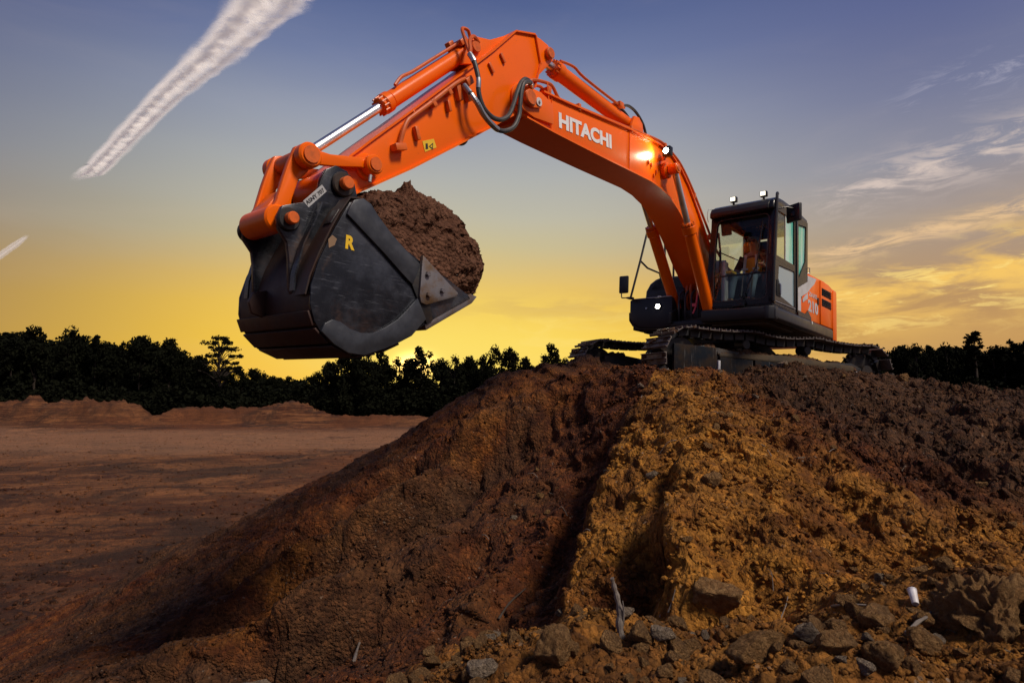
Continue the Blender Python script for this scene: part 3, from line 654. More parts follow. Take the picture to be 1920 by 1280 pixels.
# boom cylinders -----------------------------------------
def unit(a, b): a, b = Vector(a), Vector(b); return (b - a).normalized(), (b - a).length
def ram(name, base, tip, gland, rb, rr, gl=.17, end_r=None, parent=EX, eye_w=.12, collar=True):
    """a hydraulic cylinder: barrel from base to gland, rod on to tip"""
    base, tip = Vector(base), Vector(tip); d, L = unit(base, tip); g = base + d * gland
    mb = MB().cyl(base + d * .06, g - d * gl, rb, 26, cham=.01)
    mb.tube([base + Vector((0, -eye_w / 2, 0)), base + Vector((0, eye_w / 2, 0))], rb * 1.05, 20)
    o = mb.build(name, O_, parent)
    h = MB().cyl(g - d * gl, g - d * .045, rb * 1.17, 26, cham=.012).cyl(g - d * .045, g, rb * 1.02, 26, cham=.01)
    h.build('gland', M['pin'] if not collar else O_, o)
    sd = d.orthogonal().normalized(); w = d.cross(sd)
    bt = MB()
    for k in range(12):
        a = 2 * math.pi * k / 12; c = g + (sd * math.cos(a) + w * math.sin(a)) * rb * 1.0
        bt.cyl(c - d * .055, c + d * .004, rb * .12, 6)
    b_ = bt.build('gland_bolts', M['pin'], o); b_['kind'] = 'stuff'
    MB().cyl(g - d * .02, tip, rr, 22).build('rod', M['chrome'], o)
    MB().cyl(tip + Vector((0, -eye_w / 2, 0)), tip + Vector((0, eye_w / 2, 0)), rr * 1.75, 24, cham=.01).build('rod_eye', O_, o)
    return o
cL = ram('boom_cylinder', (1.36, .38, 1.16), (2.62, .38, 3.15), 1.53, .088, .046, .17, eye_w=.14)
cR = ram('boom_cylinder', (.93, -.38, 1.30), (2.34, -.38, 3.16), 1.62, .088, .046, .17, eye_w=.14)
d, L = unit((1.36, .38, 1.16), (2.62, .38, 3.15))
MB().tube([Vector((1.42, .30, 1.20)) + d * t + Vector((-.04, .16, .05)) for t in (0.05, .6, 1.0, 1.40)] + [Vector((2.17, .40, 2.46))], .014, 8).build('oil_pipe', M['hose_red'], cL)
MB().cyl((2.62, -.46, 3.15), (2.62, .46, 3.15), .050, 24, cham=.008).build('boom_cylinder_pin', M['pin'], EX)
for s in (1, -1): MB().cyl((2.62, s * .21, 3.15), (2.62, s * .30, 3.15), .12, 24, cham=.02).build('pin_boss', O_, boom)

# arm -----------------------------------------------------
AP = [(7.93, 1.19), (7.80, 1.32), (7.2, 1.74), (6.71, 2.11), (6.23, 2.48), (5.95, 2.69), (5.80, 2.80), (5.66, 2.93), (5.56, 3.20), (5.50, 3.40), (5.475, 3.52), (5.58, 3.82), (5.90, 3.70), (6.24, 3.31), (6.57, 2.96), (6.72, 2.81), (7.30, 2.20), (7.62, 1.87), (7.86, 1.62), (8.05, 1.42), (8.08, 1.30), (8.03, 1.20)]
arm = MB().prism(AP, -.175, .175).build('arm', O_, EX, .005)
MB().strip([(5.58, 3.80), (5.90, 3.68), (6.24, 3.29), (6.57, 2.94), (6.72, 2.79), (7.30, 2.18), (7.62, 1.85), (7.95, 1.50)][::-1], -.2, .2, -.018).build('top_flange', O_, arm)
MB().strip([(5.48, 3.5), (5.475, 3.52), (5.58, 3.80)], -.2, .2, .018).build('back_flange', O_, arm)
MB().strip([(5.56, 3.20), (5.50, 3.42), (5.478, 3.52)], -.2, .2, .018).build('back_flange', O_, arm)
MB().strip([(7.85, 1.27), (7.2, 1.725), (6.71, 2.095), (6.23, 2.465), (5.88, 2.74)], -.2, .2, -.018).build('bottom_flange', O_, arm)
for s in (1, -1):
    # ears that carry the two rams
    e1 = MB().prism([(6.60, 3.02), (6.56, 3.16), (6.53, 3.30), (6.47, 3.38), (6.38, 3.41), (6.22, 3.46), (6.02, 3.60), (5.79, 3.78), (5.62, 3.84), (5.7, 3.6), (6.2, 3.2)], s * .085, s * .125).build('cylinder_ear', O_, arm, .006)
    MB().cyl((6.44, s * .12, 3.27), (6.44, s * .16, 3.27), .062, 22, cham=.008).build('pin_cap', M['pin'], e1)
    e2 = MB().prism([(5.60, 3.84), (5.42, 3.86), (5.28, 3.85), (5.19, 3.79), (5.17, 3.71), (5.25, 3.62), (5.40, 3.44), (5.52, 3.3), (5.6, 3.6)], s * .085, s * .13).build('cylinder_ear', O_, arm, .006)
    MB().cyl((5.27, s * .125, 3.74), (5.27, s * .185, 3.74), .068, 24, cham=.012).build('pin_cap', M['pin'], e2)
    MB().cyl((5.745, s * .172, 2.965), (5.745, s * .212, 2.965), .19, 32, cham=.012).build('arm_boss', O_, arm)
    MB().cyl((7.66, s * .17, 1.60), (7.66, s * .205, 1.60), .115, 28, cham=.012).build('link_boss', O_, arm)
    for (a, b) in (((6.12, 3.335), (6.05, 3.255)), ((6.285, 3.155), (6.21, 3.075))):
        MB().beam((a[0], s * .19, a[1]), (b[0], s * .19, b[1]), .034, .022, up=(0, 1, 0)).build('guide_lug', M['pin'], arm, .004)
MB().cyl((7.94, -.245, 1.335), (7.94, .245, 1.335), .155, 36, cham=.015).build('arm_end_boss', O_, arm)
# sticker, pipes and blocks on the arm's flank
st = MB().prism([(7.083, 2.035), (6.95, 2.105), (6.91, 2.035), (7.043, 1.945)], .176, .179, False).build('warning_sticker', M['yellow'], arm)
MB().ring([(6.955, 2.065), (6.955, 1.995), (7.005, 2.01)], [(6.963, 2.045), (6.963, 2.013), (6.99, 2.015)], .1795, .1805).build('warning_triangle', M['ink'], st)
MB().prism([(7.045, 2.025), (7.02, 2.035), (7.01, 1.985), (7.04, 1.97)], .1795, .1805, False).build('warning_figure', M['ink'], st)
pp = [(6.64, .23, 2.81), (6.77, .23, 2.70), (7.05, .23, 2.40), (7.24, .225, 2.20), (7.30, .225, 2.13), (7.34, .225, 2.02), (7.36, .22, 1.90)]
MB().tube(smooth_path(pp, 4), .021, 10).build('pipe', M['hose_red'], arm)
for x, z in ((6.84, 2.62), (7.02, 2.43)): MB().obox((x, .215, z - .02), (.05, .07, .07), Matrix.Rotation(.8, 3, 'Y')).build('pipe_clamp', M['pin'], arm, .006)
MB().obox((6.60, .215, 2.80), (.10, .10, .075), Matrix.Rotation(.8, 3, 'Y')).build('hose_block', M['pin'], arm, .008)
for c_, sz in (((6.70, .20, 2.66), (.055, .06, .17)), ((6.58, .20, 2.69), (.045, .06, .15)), ((6.81, .20, 2.47), (.035, .05, .10)), ((7.17, .20, 2.07), (.040, .05, .12)), ((7.21, .19, 2.25), (.02, .03, .05)), ((7.37, .215, 1.865), (.12, .09, .06))):
    MB().obox(c_, sz, Matrix.Rotation(.35, 3, 'Y')).build('bracket', M['pin'], arm, .005)
MB().tube([(6.50 + .13 * math.cos(R(a)), 0, 2.37 + .10 * math.sin(R(a))) for a in range(180, 361, 15)], .022, 8).build('hose_loop', M['rubber'], arm)
hA = smooth_path([(6.62, .25, 3.07), (6.60, .30, 2.98), (6.57, .34, 2.81), (6.56, .34, 2.69), (6.51, .34, 2.58), (6.43, .34, 2.52), (6.32, .34, 2.50), (6.21, .34, 2.53), (6.11, .34, 2.62), (6.05, .34, 2.76), (6.01, .34, 2.89), (5.95, .33, 3.02), (5.86, .31, 3.12), (5.76, .28, 3.15), (5.66, .24, 3.16)], 5)
hB = smooth_path([(6.66, .24, 2.73), (6.64, .31, 2.64), (6.58, .36, 2.54), (6.50, .36, 2.47), (6.40, .36, 2.42), (6.28, .36, 2.39), (6.17, .36, 2.42), (6.05, .36, 2.51), (5.98, .36, 2.66), (5.97, .36, 2.79), (5.96, .36, 2.92), (5.93, .36, 3.02), (5.86, .34, 3.08), (5.75, .30, 3.125), (5.66, .24, 3.13)], 5)
for h_, (i0, i1) in ((hA, (7, 8)), (hB, (7, 8))):
    ho = MB().tube(h_, .024, 10).build('hydraulic_hose', M['rubber'], arm)
    MB().tube(h_[:6], .028, 10).build('hose_fitting', M['steel'], ho)
    MB().tube(h_[-7:], .028, 10).build('hose_fitting', M['steel'], ho)
MB().tube([hA[10 + i] for i in range(5)], .026, 10).build('hose_fitting', M['steel'], arm)
sp = MB(); pts = hB[6:26]
for i in range(len(pts) - 1):
    for q in (0, .33, .66):
        c = pts[i].lerp(pts[i + 1], q); dd = (pts[i + 1] - pts[i]).normalized(); sp.cyl(c - dd * .004, c + dd * .004, .029, 10)
sp_ = sp.build('hose_spring', M['steel'], arm); sp_['kind'] = 'stuff'
MB().tube(smooth_path([(6.40, .14, 3.33), (6.50, .17, 3.34), (6.58, .2, 3.25), (6.60, .24, 3.12), (6.62, .25, 3.06)], 4), .02, 8).build('pipe', M['hose_red'], arm)

# arm cylinder above the boom, bucket cylinder above the arm
ac = ram('arm_cylinder', (3.25, 0, 3.66), (5.27, 0, 3.74), 1.78, .094, .05, .16, eye_w=.16)
MB().tube(smooth_path([(4.95, .06, 3.83), (4.7, .08, 3.86), (4.5, .1, 3.80), (3.75, .1, 3.77), (3.55, .1, 3.78)], 4), .017, 8).build('oil_pipe', M['hose_red'], ac)
MB().tube(smooth_path([(4.95, -.06, 3.84), (4.6, -.08, 3.84), (3.9, -.08, 3.79), (3.7, -.08, 3.80)], 4), .015, 8).build('oil_pipe', M['hose_red'], ac)
MB().obox((3.66, .1, 3.78), (.10, .07, .07)).obox((3.72, 0, 3.77), (.06, .16, .05)).build('hose_block', M['pin'], ac, .008)
hz_ = smooth_path([(3.60, .1, 3.79), (3.45, .1, 3.85), (3.25, .1, 3.84), (3.05, .1, 3.74), (2.95, .1, 3.60)], 5)
MB().tube(hz_, .02, 8).build('hydraulic_hose', M['rubber'], ac)
MB().tube([p + Vector((.12, -.1, -.03)) for p in hz_], .018, 8).build('hydraulic_hose', M['rubber'], ac)
for s in (1, -1): MB().prism([(3.05, 3.42), (3.12, 3.70), (3.22, 3.76), (3.34, 3.74), (3.5, 3.40)], s * .10, s * .14).build('cylinder_bracket', O_, boom, .006)
bc = ram('bucket_cylinder', (6.44, 0, 3.27), (8.22, 0, 1.50), 1.42, .078, .042, .14, eye_w=.15)
d, L = unit((6.44, 0, 3.27), (8.22, 0, 1.50))
n_ = Vector((.70, 0, .70))
MB().tube(smooth_path([Vector((6.44, .05, 3.27)) + n_ * .11 + d * t for t in (.0, .25, .6, .9)] + [Vector((6.44, .05, 3.27)) + n_ * .12 + d * 1.05, Vector((6.44, .06, 3.27)) + n_ * .09 + d * 1.18], 4), .016, 8).build('oil_pipe', M['hose_red'], bc)
MB().obox(Vector((6.44, .03, 3.27)) + n_ * .10 + d * .05, (.12, .12, .06), Matrix.Rotation(.78, 3, 'Y')).obox(Vector((6.46, -.05, 3.28)) + n_ * .09 + d * .12, (.08, .07, .10), Matrix.Rotation(.78, 3, 'Y')).build('hose_block', M['pin'], bc, .01)
MB().tube(smooth_path([(6.46, .08, 3.36), (6.52, .1, 3.42), (6.6, .1, 3.40), (6.62, .16, 3.28), (6.60, .22, 3.12)], 4), .018, 8).build('hydraulic_hose', M['hose_red'], bc)

# links between arm, ram and bucket
PA, PB, PC = (8.235, 1.49), (7.66, 1.60), (8.44, 1.00)
for s in (1, -1):
    # rocker bar
    rk = MB().prism([(8.235 - .02, 1.49 + .07), (8.05, 1.565), (7.76, 1.635), (7.66, 1.66), (7.60, 1.60), (7.64, 1.54), (7.76, 1.555), (8.00, 1.485), (8.20, 1.44)], s * .215, s * .258).build('rocker_arm', O_, EX, .005)
    MB().cyl((PB[0], s * .20, PB[1]), (PB[0], s * .31, PB[1]), .082, 26, cham=.012).build('pin_boss', O_, rk)
    MB().cyl((PB[0], s * .31, PB[1]), (PB[0], s * .322, PB[1]), .055, 22).build('pin_end', M['pin'], rk)
    MB().cyl((PA[0], s * .20, PA[1]), (PA[0], s * .30, PA[1]), .098, 28, cham=.015).build('pin_boss', O_, rk)
    MB().cyl((PA[0], s * .30, PA[1]), (PA[0], s * .314, PA[1]), .066, 22).build('pin_end', M['pin'], rk)
    MB().cyl((PB[0] + .03, s * .29, PB[1] - .10), (PB[0] + .035, s * .29, PB[1] - .16), .014, 8).build('grease_nipple', M['steel'], rk)
lk = MB()
for s in (1, -1):
    lk.prism([(8.33, 1.50), (8.31, 1.56), (8.24, 1.585), (8.17, 1.55), (8.155, 1.47), (8.20, 1.38), (8.265, 1.30), (8.305, 1.14), (8.31, 1.02), (8.36, .90), (8.46, .88), (8.49, .97), (8.425, 1.1), (8.385, 1.30), (8.355, 1.42)], s * .135, s * .195)
lk.prism([(8.30, 1.18), (8.36, 1.22), (8.46, 1.06), (8.50, .96), (8.44, .88), (8.36, .90), (8.30, 1.0)], -.12, .12)
lk_ = lk.build('bucket_link', O_, EX, .012)
MB().cyl((8.41, -.215, .965), (8.41, .215, .965), .105, 30, cham=.015).build('link_tube', O_, lk_)
MB().cyl((8.235, -.2, 1.49), (8.235, .2, 1.49), .075, 26).build('pin', M['pin'], lk_)

# bucket -------------------------------------------------
BP = [(6.76, .615), (7.02, .72), (7.30, .80), (7.50, .88), (7.70, 1.00), (7.86, 1.10), (7.95, 1.15), (8.04, 1.12), (8.10, 1.00), (8.18, .83), (8.26, .63), (8.305, .45), (8.30, .31), (8.26, .20), (8.19, .11), (8.08, .05), (7.96, .01), (7.86, .005), (7.66, .065), (7.42, .18), (7.26, .29), (6.74, .59)]
back = [(7.90, 1.16), (8.0, 1.15), (8.07, 1.06), (8.13, .93), (8.20, .78), (8.26, .63), (8.30, .45), (8.295, .31), (8.255, .205), (8.18, .115), (8.08, .055), (7.96, .02), (7.86, .012), (7.66, .07), (7.42, .185), (7.26, .295), (6.82, .565)]
bk = MB().strip(smooth_path([(a, 0, b) for a, b in back], 3) and [(p.x, p.z) for p in smooth_path([(a, 0, b) for a, b in back], 3)], -.54, .54, -.028)
bucket = bk.build('bucket', M['rust'], EX, sharp=50)
for s in (1, -1):
    MB().prism(BP, s * .54, s * .565).build('side_plate', M['bucket'], bucket, .004)
    # thick upper rim plate and heel shroud
    MB().prism([(8.05, 1.08), (8.02, 1.14), (7.94, 1.175), (7.87, 1.15), (7.80, 1.08), (7.66, .965), (7.50, .86), (7.35, .78), (7.42, .60), (7.56, .69), (7.72, .80), (7.88, .90), (8.07, 1.02)], s * .566, s * .590).build('rim_plate', M['plate'], bucket, .004)
    MB().prism([(7.35, .78), (7.42, .60), (7.24, .30), (7.18, .34), (7.31, .82)], s * .568, s * .582).build('lip_plate', M['frame'], bucket, .003)
    MB().prism([(8.215, .13), (8.19, .19), (8.13, .225), (8.06, .215), (7.98, .175), (7.88, .155), (7.78, .165), (7.66, .225), (7.55, .30), (7.46, .39), (7.36, .50), (7.26, .34), (7.40, .185), (7.52, .12), (7.66, .055), (7.84, -.01), (7.98, -.005), (8.10, .045)], s * .566, s * .592).build('heel_shroud', M['plate'], bucket, .006)
    ct = MB().prism([(7.345, .86), (7.355, .52), (7.335, .465), (7.28, .455), (6.95, .575), (6.93, .61), (7.05, .68)], s * .566, s * .606).build('side_cutter', M['worn'], bucket, .006)
    for x, z in ((7.29, .71), (7.27, .54), (7.12, .60)): MB().cyl((x, s * .60, z), (x, s * .632, z), .024, 6, cham=.004).build('bolt', M['worn'], ct)
# cutting edge along the lip and its bolt-on corner
MB().prism([(7.25, .30), (7.235, .25), (6.72, .555), (6.66, .625), (6.74, .64), (6.80, .60)], -.565, .565).build('cutting_edge', M['worn'], bucket, .006)
# wear strips across the heel
for (a, b) in (((8.30, .27), (8.255, .17)), ((8.24, .155), (8.13, .06)), ((8.10, .045), (7.93, -.015)), ((7.88, -.015), (7.72, .02)), ((7.66, .04), (7.5, .12))):
    dx, dz = b[0] - a[0], b[1] - a[1]; L = math.hypot(dx, dz); nx, nz = -dz / L, dx / L
    if nx * (a[0] - 7.7) + nz * (a[1] - .6) < 0: nx, nz = -nx, -nz
    q = .016
    MB().prism([(a[0], a[1]), (b[0], b[1]), (b[0] + nx * q, b[1] + nz * q), (a[0] + nx * q, a[1] + nz * q)], -.555, .555).build('wear_strip', M['rust'], bucket, .004)
# ears on the bucket's back, with the pins
EAR = [(7.83, 1.17), (7.80, 1.26), (7.84, 1.38), (7.92, 1.46), (8.02, 1.475), (8.10, 1.42), (8.14, 1.33), (8.16, 1.22), (8.22, 1.13), (8.34, 1.08), (8.43, 1.04), (8.465, .95), (8.44, .86), (8.37, .78), (8.345, .66), (8.325, .45), (8.30, .40), (8.29, .46), (8.24, .66), (8.10, .98), (7.98, 1.13)]
for s in (1, -1):
    e = MB().prism(EAR, s * .255, s * .30).build('bucket_ear', M['bucket'], bucket, .006)
    for x, z, r_ in ((7.955, 1.335, .10), (8.385, .945, .088)):
        MB().cyl((x, s * .30, z), (x, s * .335, z), r_, 28, cham=.01).build('pin_collar', M['frame'], e)
        MB().cyl((x, s * .335, z), (x, s * .40, z), r_ * .52, 24, cham=.008).build('pin_end', M['pin'], e)
    MB().strip([(8.16, 1.12), (8.20, .98), (8.28, .78), (8.33, .55), (8.33, .42)], s * .36 - .03, s * .36 + .03, .012).build('stiffener', M['bucket'], bucket)
lb = MB().prism([(8.10, 1.235), (8.128, 1.215), (8.33, 1.055), (8.295, 1.01), (8.09, 1.18)][0:0] or [(8.085, 1.245), (8.13, 1.285), (8.275, 1.115), (8.225, 1.08)], .3005, .303, False).build('label_plate', M['label'], bucket)
text_on('label_text', 'ASNY 707', (8.238, 1.095), (8.102, 1.24), .030, .3035, M['ink'], lb)
# middle strap and window rib beside the near side plate
MB().strip([(7.93, 1.18), (8.02, 1.165), (8.10, 1.03), (8.16, .90), (8.24, .70), (8.30, .52), (8.325, .38)], .40, .54, .012).build('wrapper_strap', M['rust'], bucket)
MB().obox((8.125, .47, 1.00), (.14, .10, .02), Matrix.Rotation(1.08, 3, 'Y')).build('strap_window', M['frame'], bucket, .006)
tk = MB().prism([(8.30, .47), (8.40, .44), (8.43, .36), (8.40, .28), (8.29, .25)], -.14, -.10).build('tow_eye', M['rust'], bucket, .006)
text_on('logo_letter', 'R', (8.055, .765), (7.975, .765), .105, .5655, M['yellow'], bucket, .045)
MB().prism([(8.20, .80), (8.17, .84), (8.13, .82), (8.145, .77), (8.19, .74)], .5655, .568, False).build('worn_decal', M['boot'], bucket)

# undercarriage -------------------------------------------
UC = Matrix.Rotation(TRACK_TURN, 4, 'Z')
def track(ys):
    prof = []
    for a in range(90, -91, -15): prof.append((1.83 + .375 * math.cos(R(a)), .445 + .375 * math.sin(R(a))))
    low = [(1.2, .075), (0, .07), (-1.2, .075)]
    rear = [(-1.83 + .375 * math.cos(R(a)), .445 + .375 * math.sin(R(a))) for a in range(-90, -271, -15)]
    top = [(-1.4, .80), (-.95, .815), (-.6, .85), (-.1, .80), (.3, .80), (.65, .85), (1.1, .815), (1.5, .81)]
    loop = prof + low + rear + top + [prof[0]]
    # evenly spaced shoe positions along the loop
    seg = [math.dist(loop[i], loop[i + 1]) for i in range(len(loop) - 1)]; T = sum(seg); n = 47; out = []
    for k in range(n):
        s_ = T * k / n; i = 0
        while s_ > seg[i]: s_ -= seg[i]; i += 1
        a, b = Vector(loop[i]), Vector(loop[i + 1]); p = a.lerp(b, s_ / seg[i]); out.append((p, s_))
    res = []
    for k in range(n):
        p = out[k][0]; q0 = out[k - 1][0]; q1 = out[(k + 1) % n][0]; t = (q1 - q0).normalized(); res.append((p, t))
    fr = MB()
    fr.prism([(1.75, .30), (1.75, .62), (1.45, .66), (.9, .60), (-.9, .56), (-1.5, .58), (-1.75, .5), (-1.75, .3), (-1.4, .2), (1.4, .2)], ys - .15, ys + .15)
    root = fr.build('crawler_track', M['frame'], EX, .02); root.matrix_local = UC
    ch = MB()
    for p, t in res:
        ang = math.atan2(t.y, t.x); rot = Matrix.Rotation(-ang, 3, 'Y')
        for o_ in (-.09, .09): ch.obox((p.x, ys + o_, p.y), (.17, .045, .10), rot, False)
    cho = ch.build('track_chain', M['frame'], root); cho['kind'] = 'stuff'
    sh = MB(); sh.box(-.088, .092, -.30, .30, .050, .062)
    for gx in (-.078, .0, .078): sh.prism([(gx - .010, .06), (gx - .005, .088), (gx + .005, .088), (gx + .010, .06)], -.30, .30, True)
    first = None
    for p, t in res:
        ang = math.atan2(t.y, t.x)
        if first is None: first = sh.build('track_shoe', M['mud'], root, .002); o = first
        else: o = first.copy(); COL.objects.link(o)
        # the loop runs clockwise seen from +y, so its outside lies on the left of travel
        o.matrix_local = Matrix.Translation((p.x, ys, p.y)) @ Matrix.Rotation(-ang, 4, 'Y')
    for x, nm in ((1.83, 'idler'), (-1.83, 'sprocket')):
        w = MB().cyl((x, ys - .05, .445), (x, ys + .05, .445), .32, 40, cham=.02).cyl((x, ys - .17, .445), (x, ys + .17, .445), .12, 24)
        if nm == 'sprocket':
            for k in range(21):
                a = 2 * math.pi * k / 21; w.obox((x + .34 * math.cos(a), ys, .445 + .34 * math.sin(a)), (.06, .06, .05), Matrix.Rotation(-a, 3, 'Y'), False)
        w.build(nm, M['frame'], root)
    for k in range(7):
        x = -1.2 + k * .4
        r0 = MB().cyl((x, ys - .11, .19), (x, ys + .11, .19), .085, 20, cham=.01).cyl((x, ys - .16, .19), (x, ys + .16, .19), .045, 14).build('track_roller', M['frame'], root)
    for x in (-.6, .65):
        MB().cyl((x, ys - .10, .73), (x, ys + .10, .73), .075, 20, cham=.01).box(x - .05, x + .05, ys - .05, ys + .05, .58, .72).build('carrier_roller', M['frame'], root)
    s = 1 if ys > 0 else -1; yo = ys + s * .15
    # guard plates bolted to the outer flank
    edges = [(2.06, 1.30, .17, .64), (1.24, .62, .17, .50), (.58, .02, .17, .49), (-.02, -.60, .17, .47), (-.64, -1.15, .17, .45), (-1.18, -1.5, .17, .42)]
    for x1, x0, z0, z1 in edges:
        MB().prism([(x0, z0), (x1, z0), (x1, z1), (x0, z1 - .015)], yo, yo + s * .055).build('guard_plate', M['guard'], root, .01)
    MB().prism([(1.24, .50), (1.24, .55), (.0, .60), (-1.5, .53), (-1.5, .43), (.0, .48)], yo - s * .04, yo + s * .04).build('mud_shelf', M['under'], root, .015)
    # earth packed along the frame and pressed between the shoes at the front
    nx_, ny_ = 150, 12; gx_, gy_ = np.meshgrid(np.linspace(-1.62, 1.62, nx_), np.linspace(-.17, .15, ny_), indexing='ij')
    base_ = np.interp(gx_, [-1.62, -1.2, 0, .9, 1.24, 1.3, 1.62], [.46, .53, .585, .56, .55, .64, .60])
    gz_ = base_ + .06 * (1 - (gy_ / .19) ** 2) * (1 + .8 * fbm(gx_ * 2.2, gy_ * 4 + ys, 3, 800)) + .03 * billow(gx_ * 8, gy_ * 8, 3, 810, .6) - .05 * (np.abs(gy_) > .145)
    me_ = bpy.data.meshes.new('packed_mud'); I_ = lambda a, b: a * ny_ + b
    me_.from_pydata([(float(a), float(ys + b + .02 * s), float(c)) for a, b, c in zip(gx_.ravel(), gy_.ravel(), gz_.ravel())], [], [(I_(a, b), I_(a + 1, b), I_(a + 1, b + 1), I_(a, b + 1)) for a in range(nx_ - 1) for b in range(ny_ - 1)])
    for p_ in me_.polygons: p_.use_smooth = True
    link('packed_mud', me_, M['clod'], root)
    r9 = np.random.default_rng(5 + int(ys > 0)); mudm = MB()
    for k_ in range(150):
        p_, t_ = res[r9.integers(0, 12) if k_ < 90 else r9.integers(0, len(res))]; nrm = Vector((-t_.y, t_.x))
        c_ = Vector((p_.x + nrm.x * .062 + t_.x * r9.uniform(-.06, .06), ys + r9.uniform(-.26, .26), p_.y + nrm.y * .062 + t_.y * r9.uniform(-.06, .06)))
        mudm.obox(c_, (r9.uniform(.03, .09), r9.uniform(.04, .14), r9.uniform(.01, .03)), Matrix.Rotation(-math.atan2(t_.y, t_.x) + r9.uniform(-.2, .2), 3, 'Y') @ Matrix.Rotation(r9.uniform(-.5, .5), 3, 'Z'))
    mo_ = mudm.build('mud_clumps', M['clod'], root, .006); mo_['kind'] = 'stuff'
    for x in (1.27, -1.52): MB().box(x - .02, x + .02, yo + s * .03, yo + s * .075, .28, .44).build('step', M['silver'], root, .004)
    return root
tl = track(1.2); tr_ = track(-1.2)
cb = MB().prism([(-.62, .42), (.62, .42), (.62, .72), (.45, .84), (-.45, .84), (-.62, .72)], -.62, .62)
for sx in (1, -1):
    for sy in (1, -1): cb.beam((sx * .35, sy * .35, .58), (sx * .95, sy * 1.12, .46), .34, .26)
cbo = cb.build('car_body', M['frame'], EX, .02); cbo.matrix_local = UC
MB().cyl((0, 0, .82), (0, 0, 1.06), .60, 48, cham=.02).build('slewing_ring', M['frame'], EX)

# superstructure -------------------------------------------
deck = MB().prism([(1.40, .33), (1.40, 1.28), (-1.9, 1.28), (-2.3, 1.0), (-2.3, -1.0), (-1.9, -1.12), (1.15, -1.12), (1.15, -.30)], 1.04, 1.16, axis=2).build('deck', M['under'], EX, .01)
for y in (-.9, -.45, .45, .95): MB().box(-1.8, 1.1, y - .03, y + .03, .985, 1.04).build('deck_rib', M['under'], deck, .005)
MB().box(.2, 1.38, .42, 1.25, 1.00, 1.035).build('belly_plate', M['under'], deck, .01)
skp = [(1.30, 1.06), (1.37, 1.035), (1.415, 1.08), (1.415, 1.20), (1.39, 1.25), (1.28, 1.25)]
sk = MB().prism([(y, z) for y, z in skp], -1.45, 1.47, axis=0)
side_skirt = sk.build('side_skirt', K_, deck, .012)
MB().prism([(1.52, 1.06), (1.54, 1.10), (1.54, 1.23), (1.51, 1.25), (1.38, 1.25), (1.38, 1.06)], .32, 1.30).build('front_bumper', K_, deck, .015)
cr = MB().prism([(1.37, 1.415), (1.47, 1.40), (1.53, 1.34), (1.545, 1.28), (1.38, 1.28)], 1.06, 1.25, axis=2).build('bumper_corner', K_, deck, .01)
MB().box(-.25, -.2, 1.416, 1.42, 1.19, 1.235, False).build('edge_decal', M['tape'], deck)
# counterweight
cwp = [(-1.50, 1.40), (-1.75, 1.395), (-1.98, 1.34), (-2.2, 1.22), (-2.42, 1.0), (-2.6, .6), (-2.66, 0), (-2.6, -.6), (-2.42, -1.0), (-2.2, -1.22), (-1.9, -1.3), (-1.6, -1.3), (-1.6, 1.3)]
cw = MB().prism(cwp, 1.03, 2.0, axis=2).build('counterweight', O_, EX, .05, seg=3)
# left flank panels behind the cab
pan = MB().prism([(.36, 1.26), (.36, 1.72), (-.14, 1.90), (-.16, 2.00), (-.82, 2.03), (-.82, 1.26)], 1.33, 1.37, ).build('side_door', O_, EX, .012)
MB().prism([(.345, 1.34), (.345, 1.70), (-.14, 1.88), (-.14, 1.985), (-.50, 2.005), (-.62, 2.01), (-.50, 1.90), (-.30, 1.80), (-.14, 1.70), (.20, 1.58), (.20, 1.34)], 1.371, 1.375, False).build('silver_stripe', M['silver'], pan)
MB().prism([(-.02, 1.64), (-.14, 1.69), (-.14, 1.60), (.12, 1.50), (.12, 1.56)], 1.3755, 1.378, False).build('silver_stripe', M['silver'], pan)
text_on('model_number', '210', (-.18, 1.40), (-.72, 1.40), .20, 1.371, M['silver'], pan, .04, slant=-.12)
text_on('model_name', 'ZAXIS', (-.22, 1.66), (-.66, 1.66), .075, 1.371, M['silver'], pan, .02, slant=-.1)
MB().box(-.73, -.67, 1.365, 1.385, 1.58, 1.70).build('door_latch', M['void'], pan, .005)
MB().prism([(.36, 1.255), (.36, 1.33), (.0, 1.33), (-.12, 1.40), (-.2, 1.36), (-.3, 1.30), (-.3, 1.255)], 1.372, 1.384, False).build('kick_strip', M['cab'], pan)
rp = MB().prism([(-.835, 1.26), (-.835, 2.035), (-1.30, 2.03), (-1.56, 1.99), (-1.60, 1.90), (-1.60, 1.26)], 1.33, 1.385).build('rear_door', O_, EX, .016)
for z0, z1 in ((1.775, 1.905), (1.59, 1.72)):
    fr_ = MB().prism([(-.88, z0), (-.88, z1), (-1.42, z1 + .005), (-1.44, z1 - .02), (-1.44, z0)], 1.384, 1.388, False).build('vent', M['void'], rp)
    for k in range(4): MB().obox((-1.16, 1.392, z0 + .02 + k * .03), (.55, .014, .006), Matrix.Rotation(R(30), 3, 'X'), False).build('louvre', M['cab'], fr_)
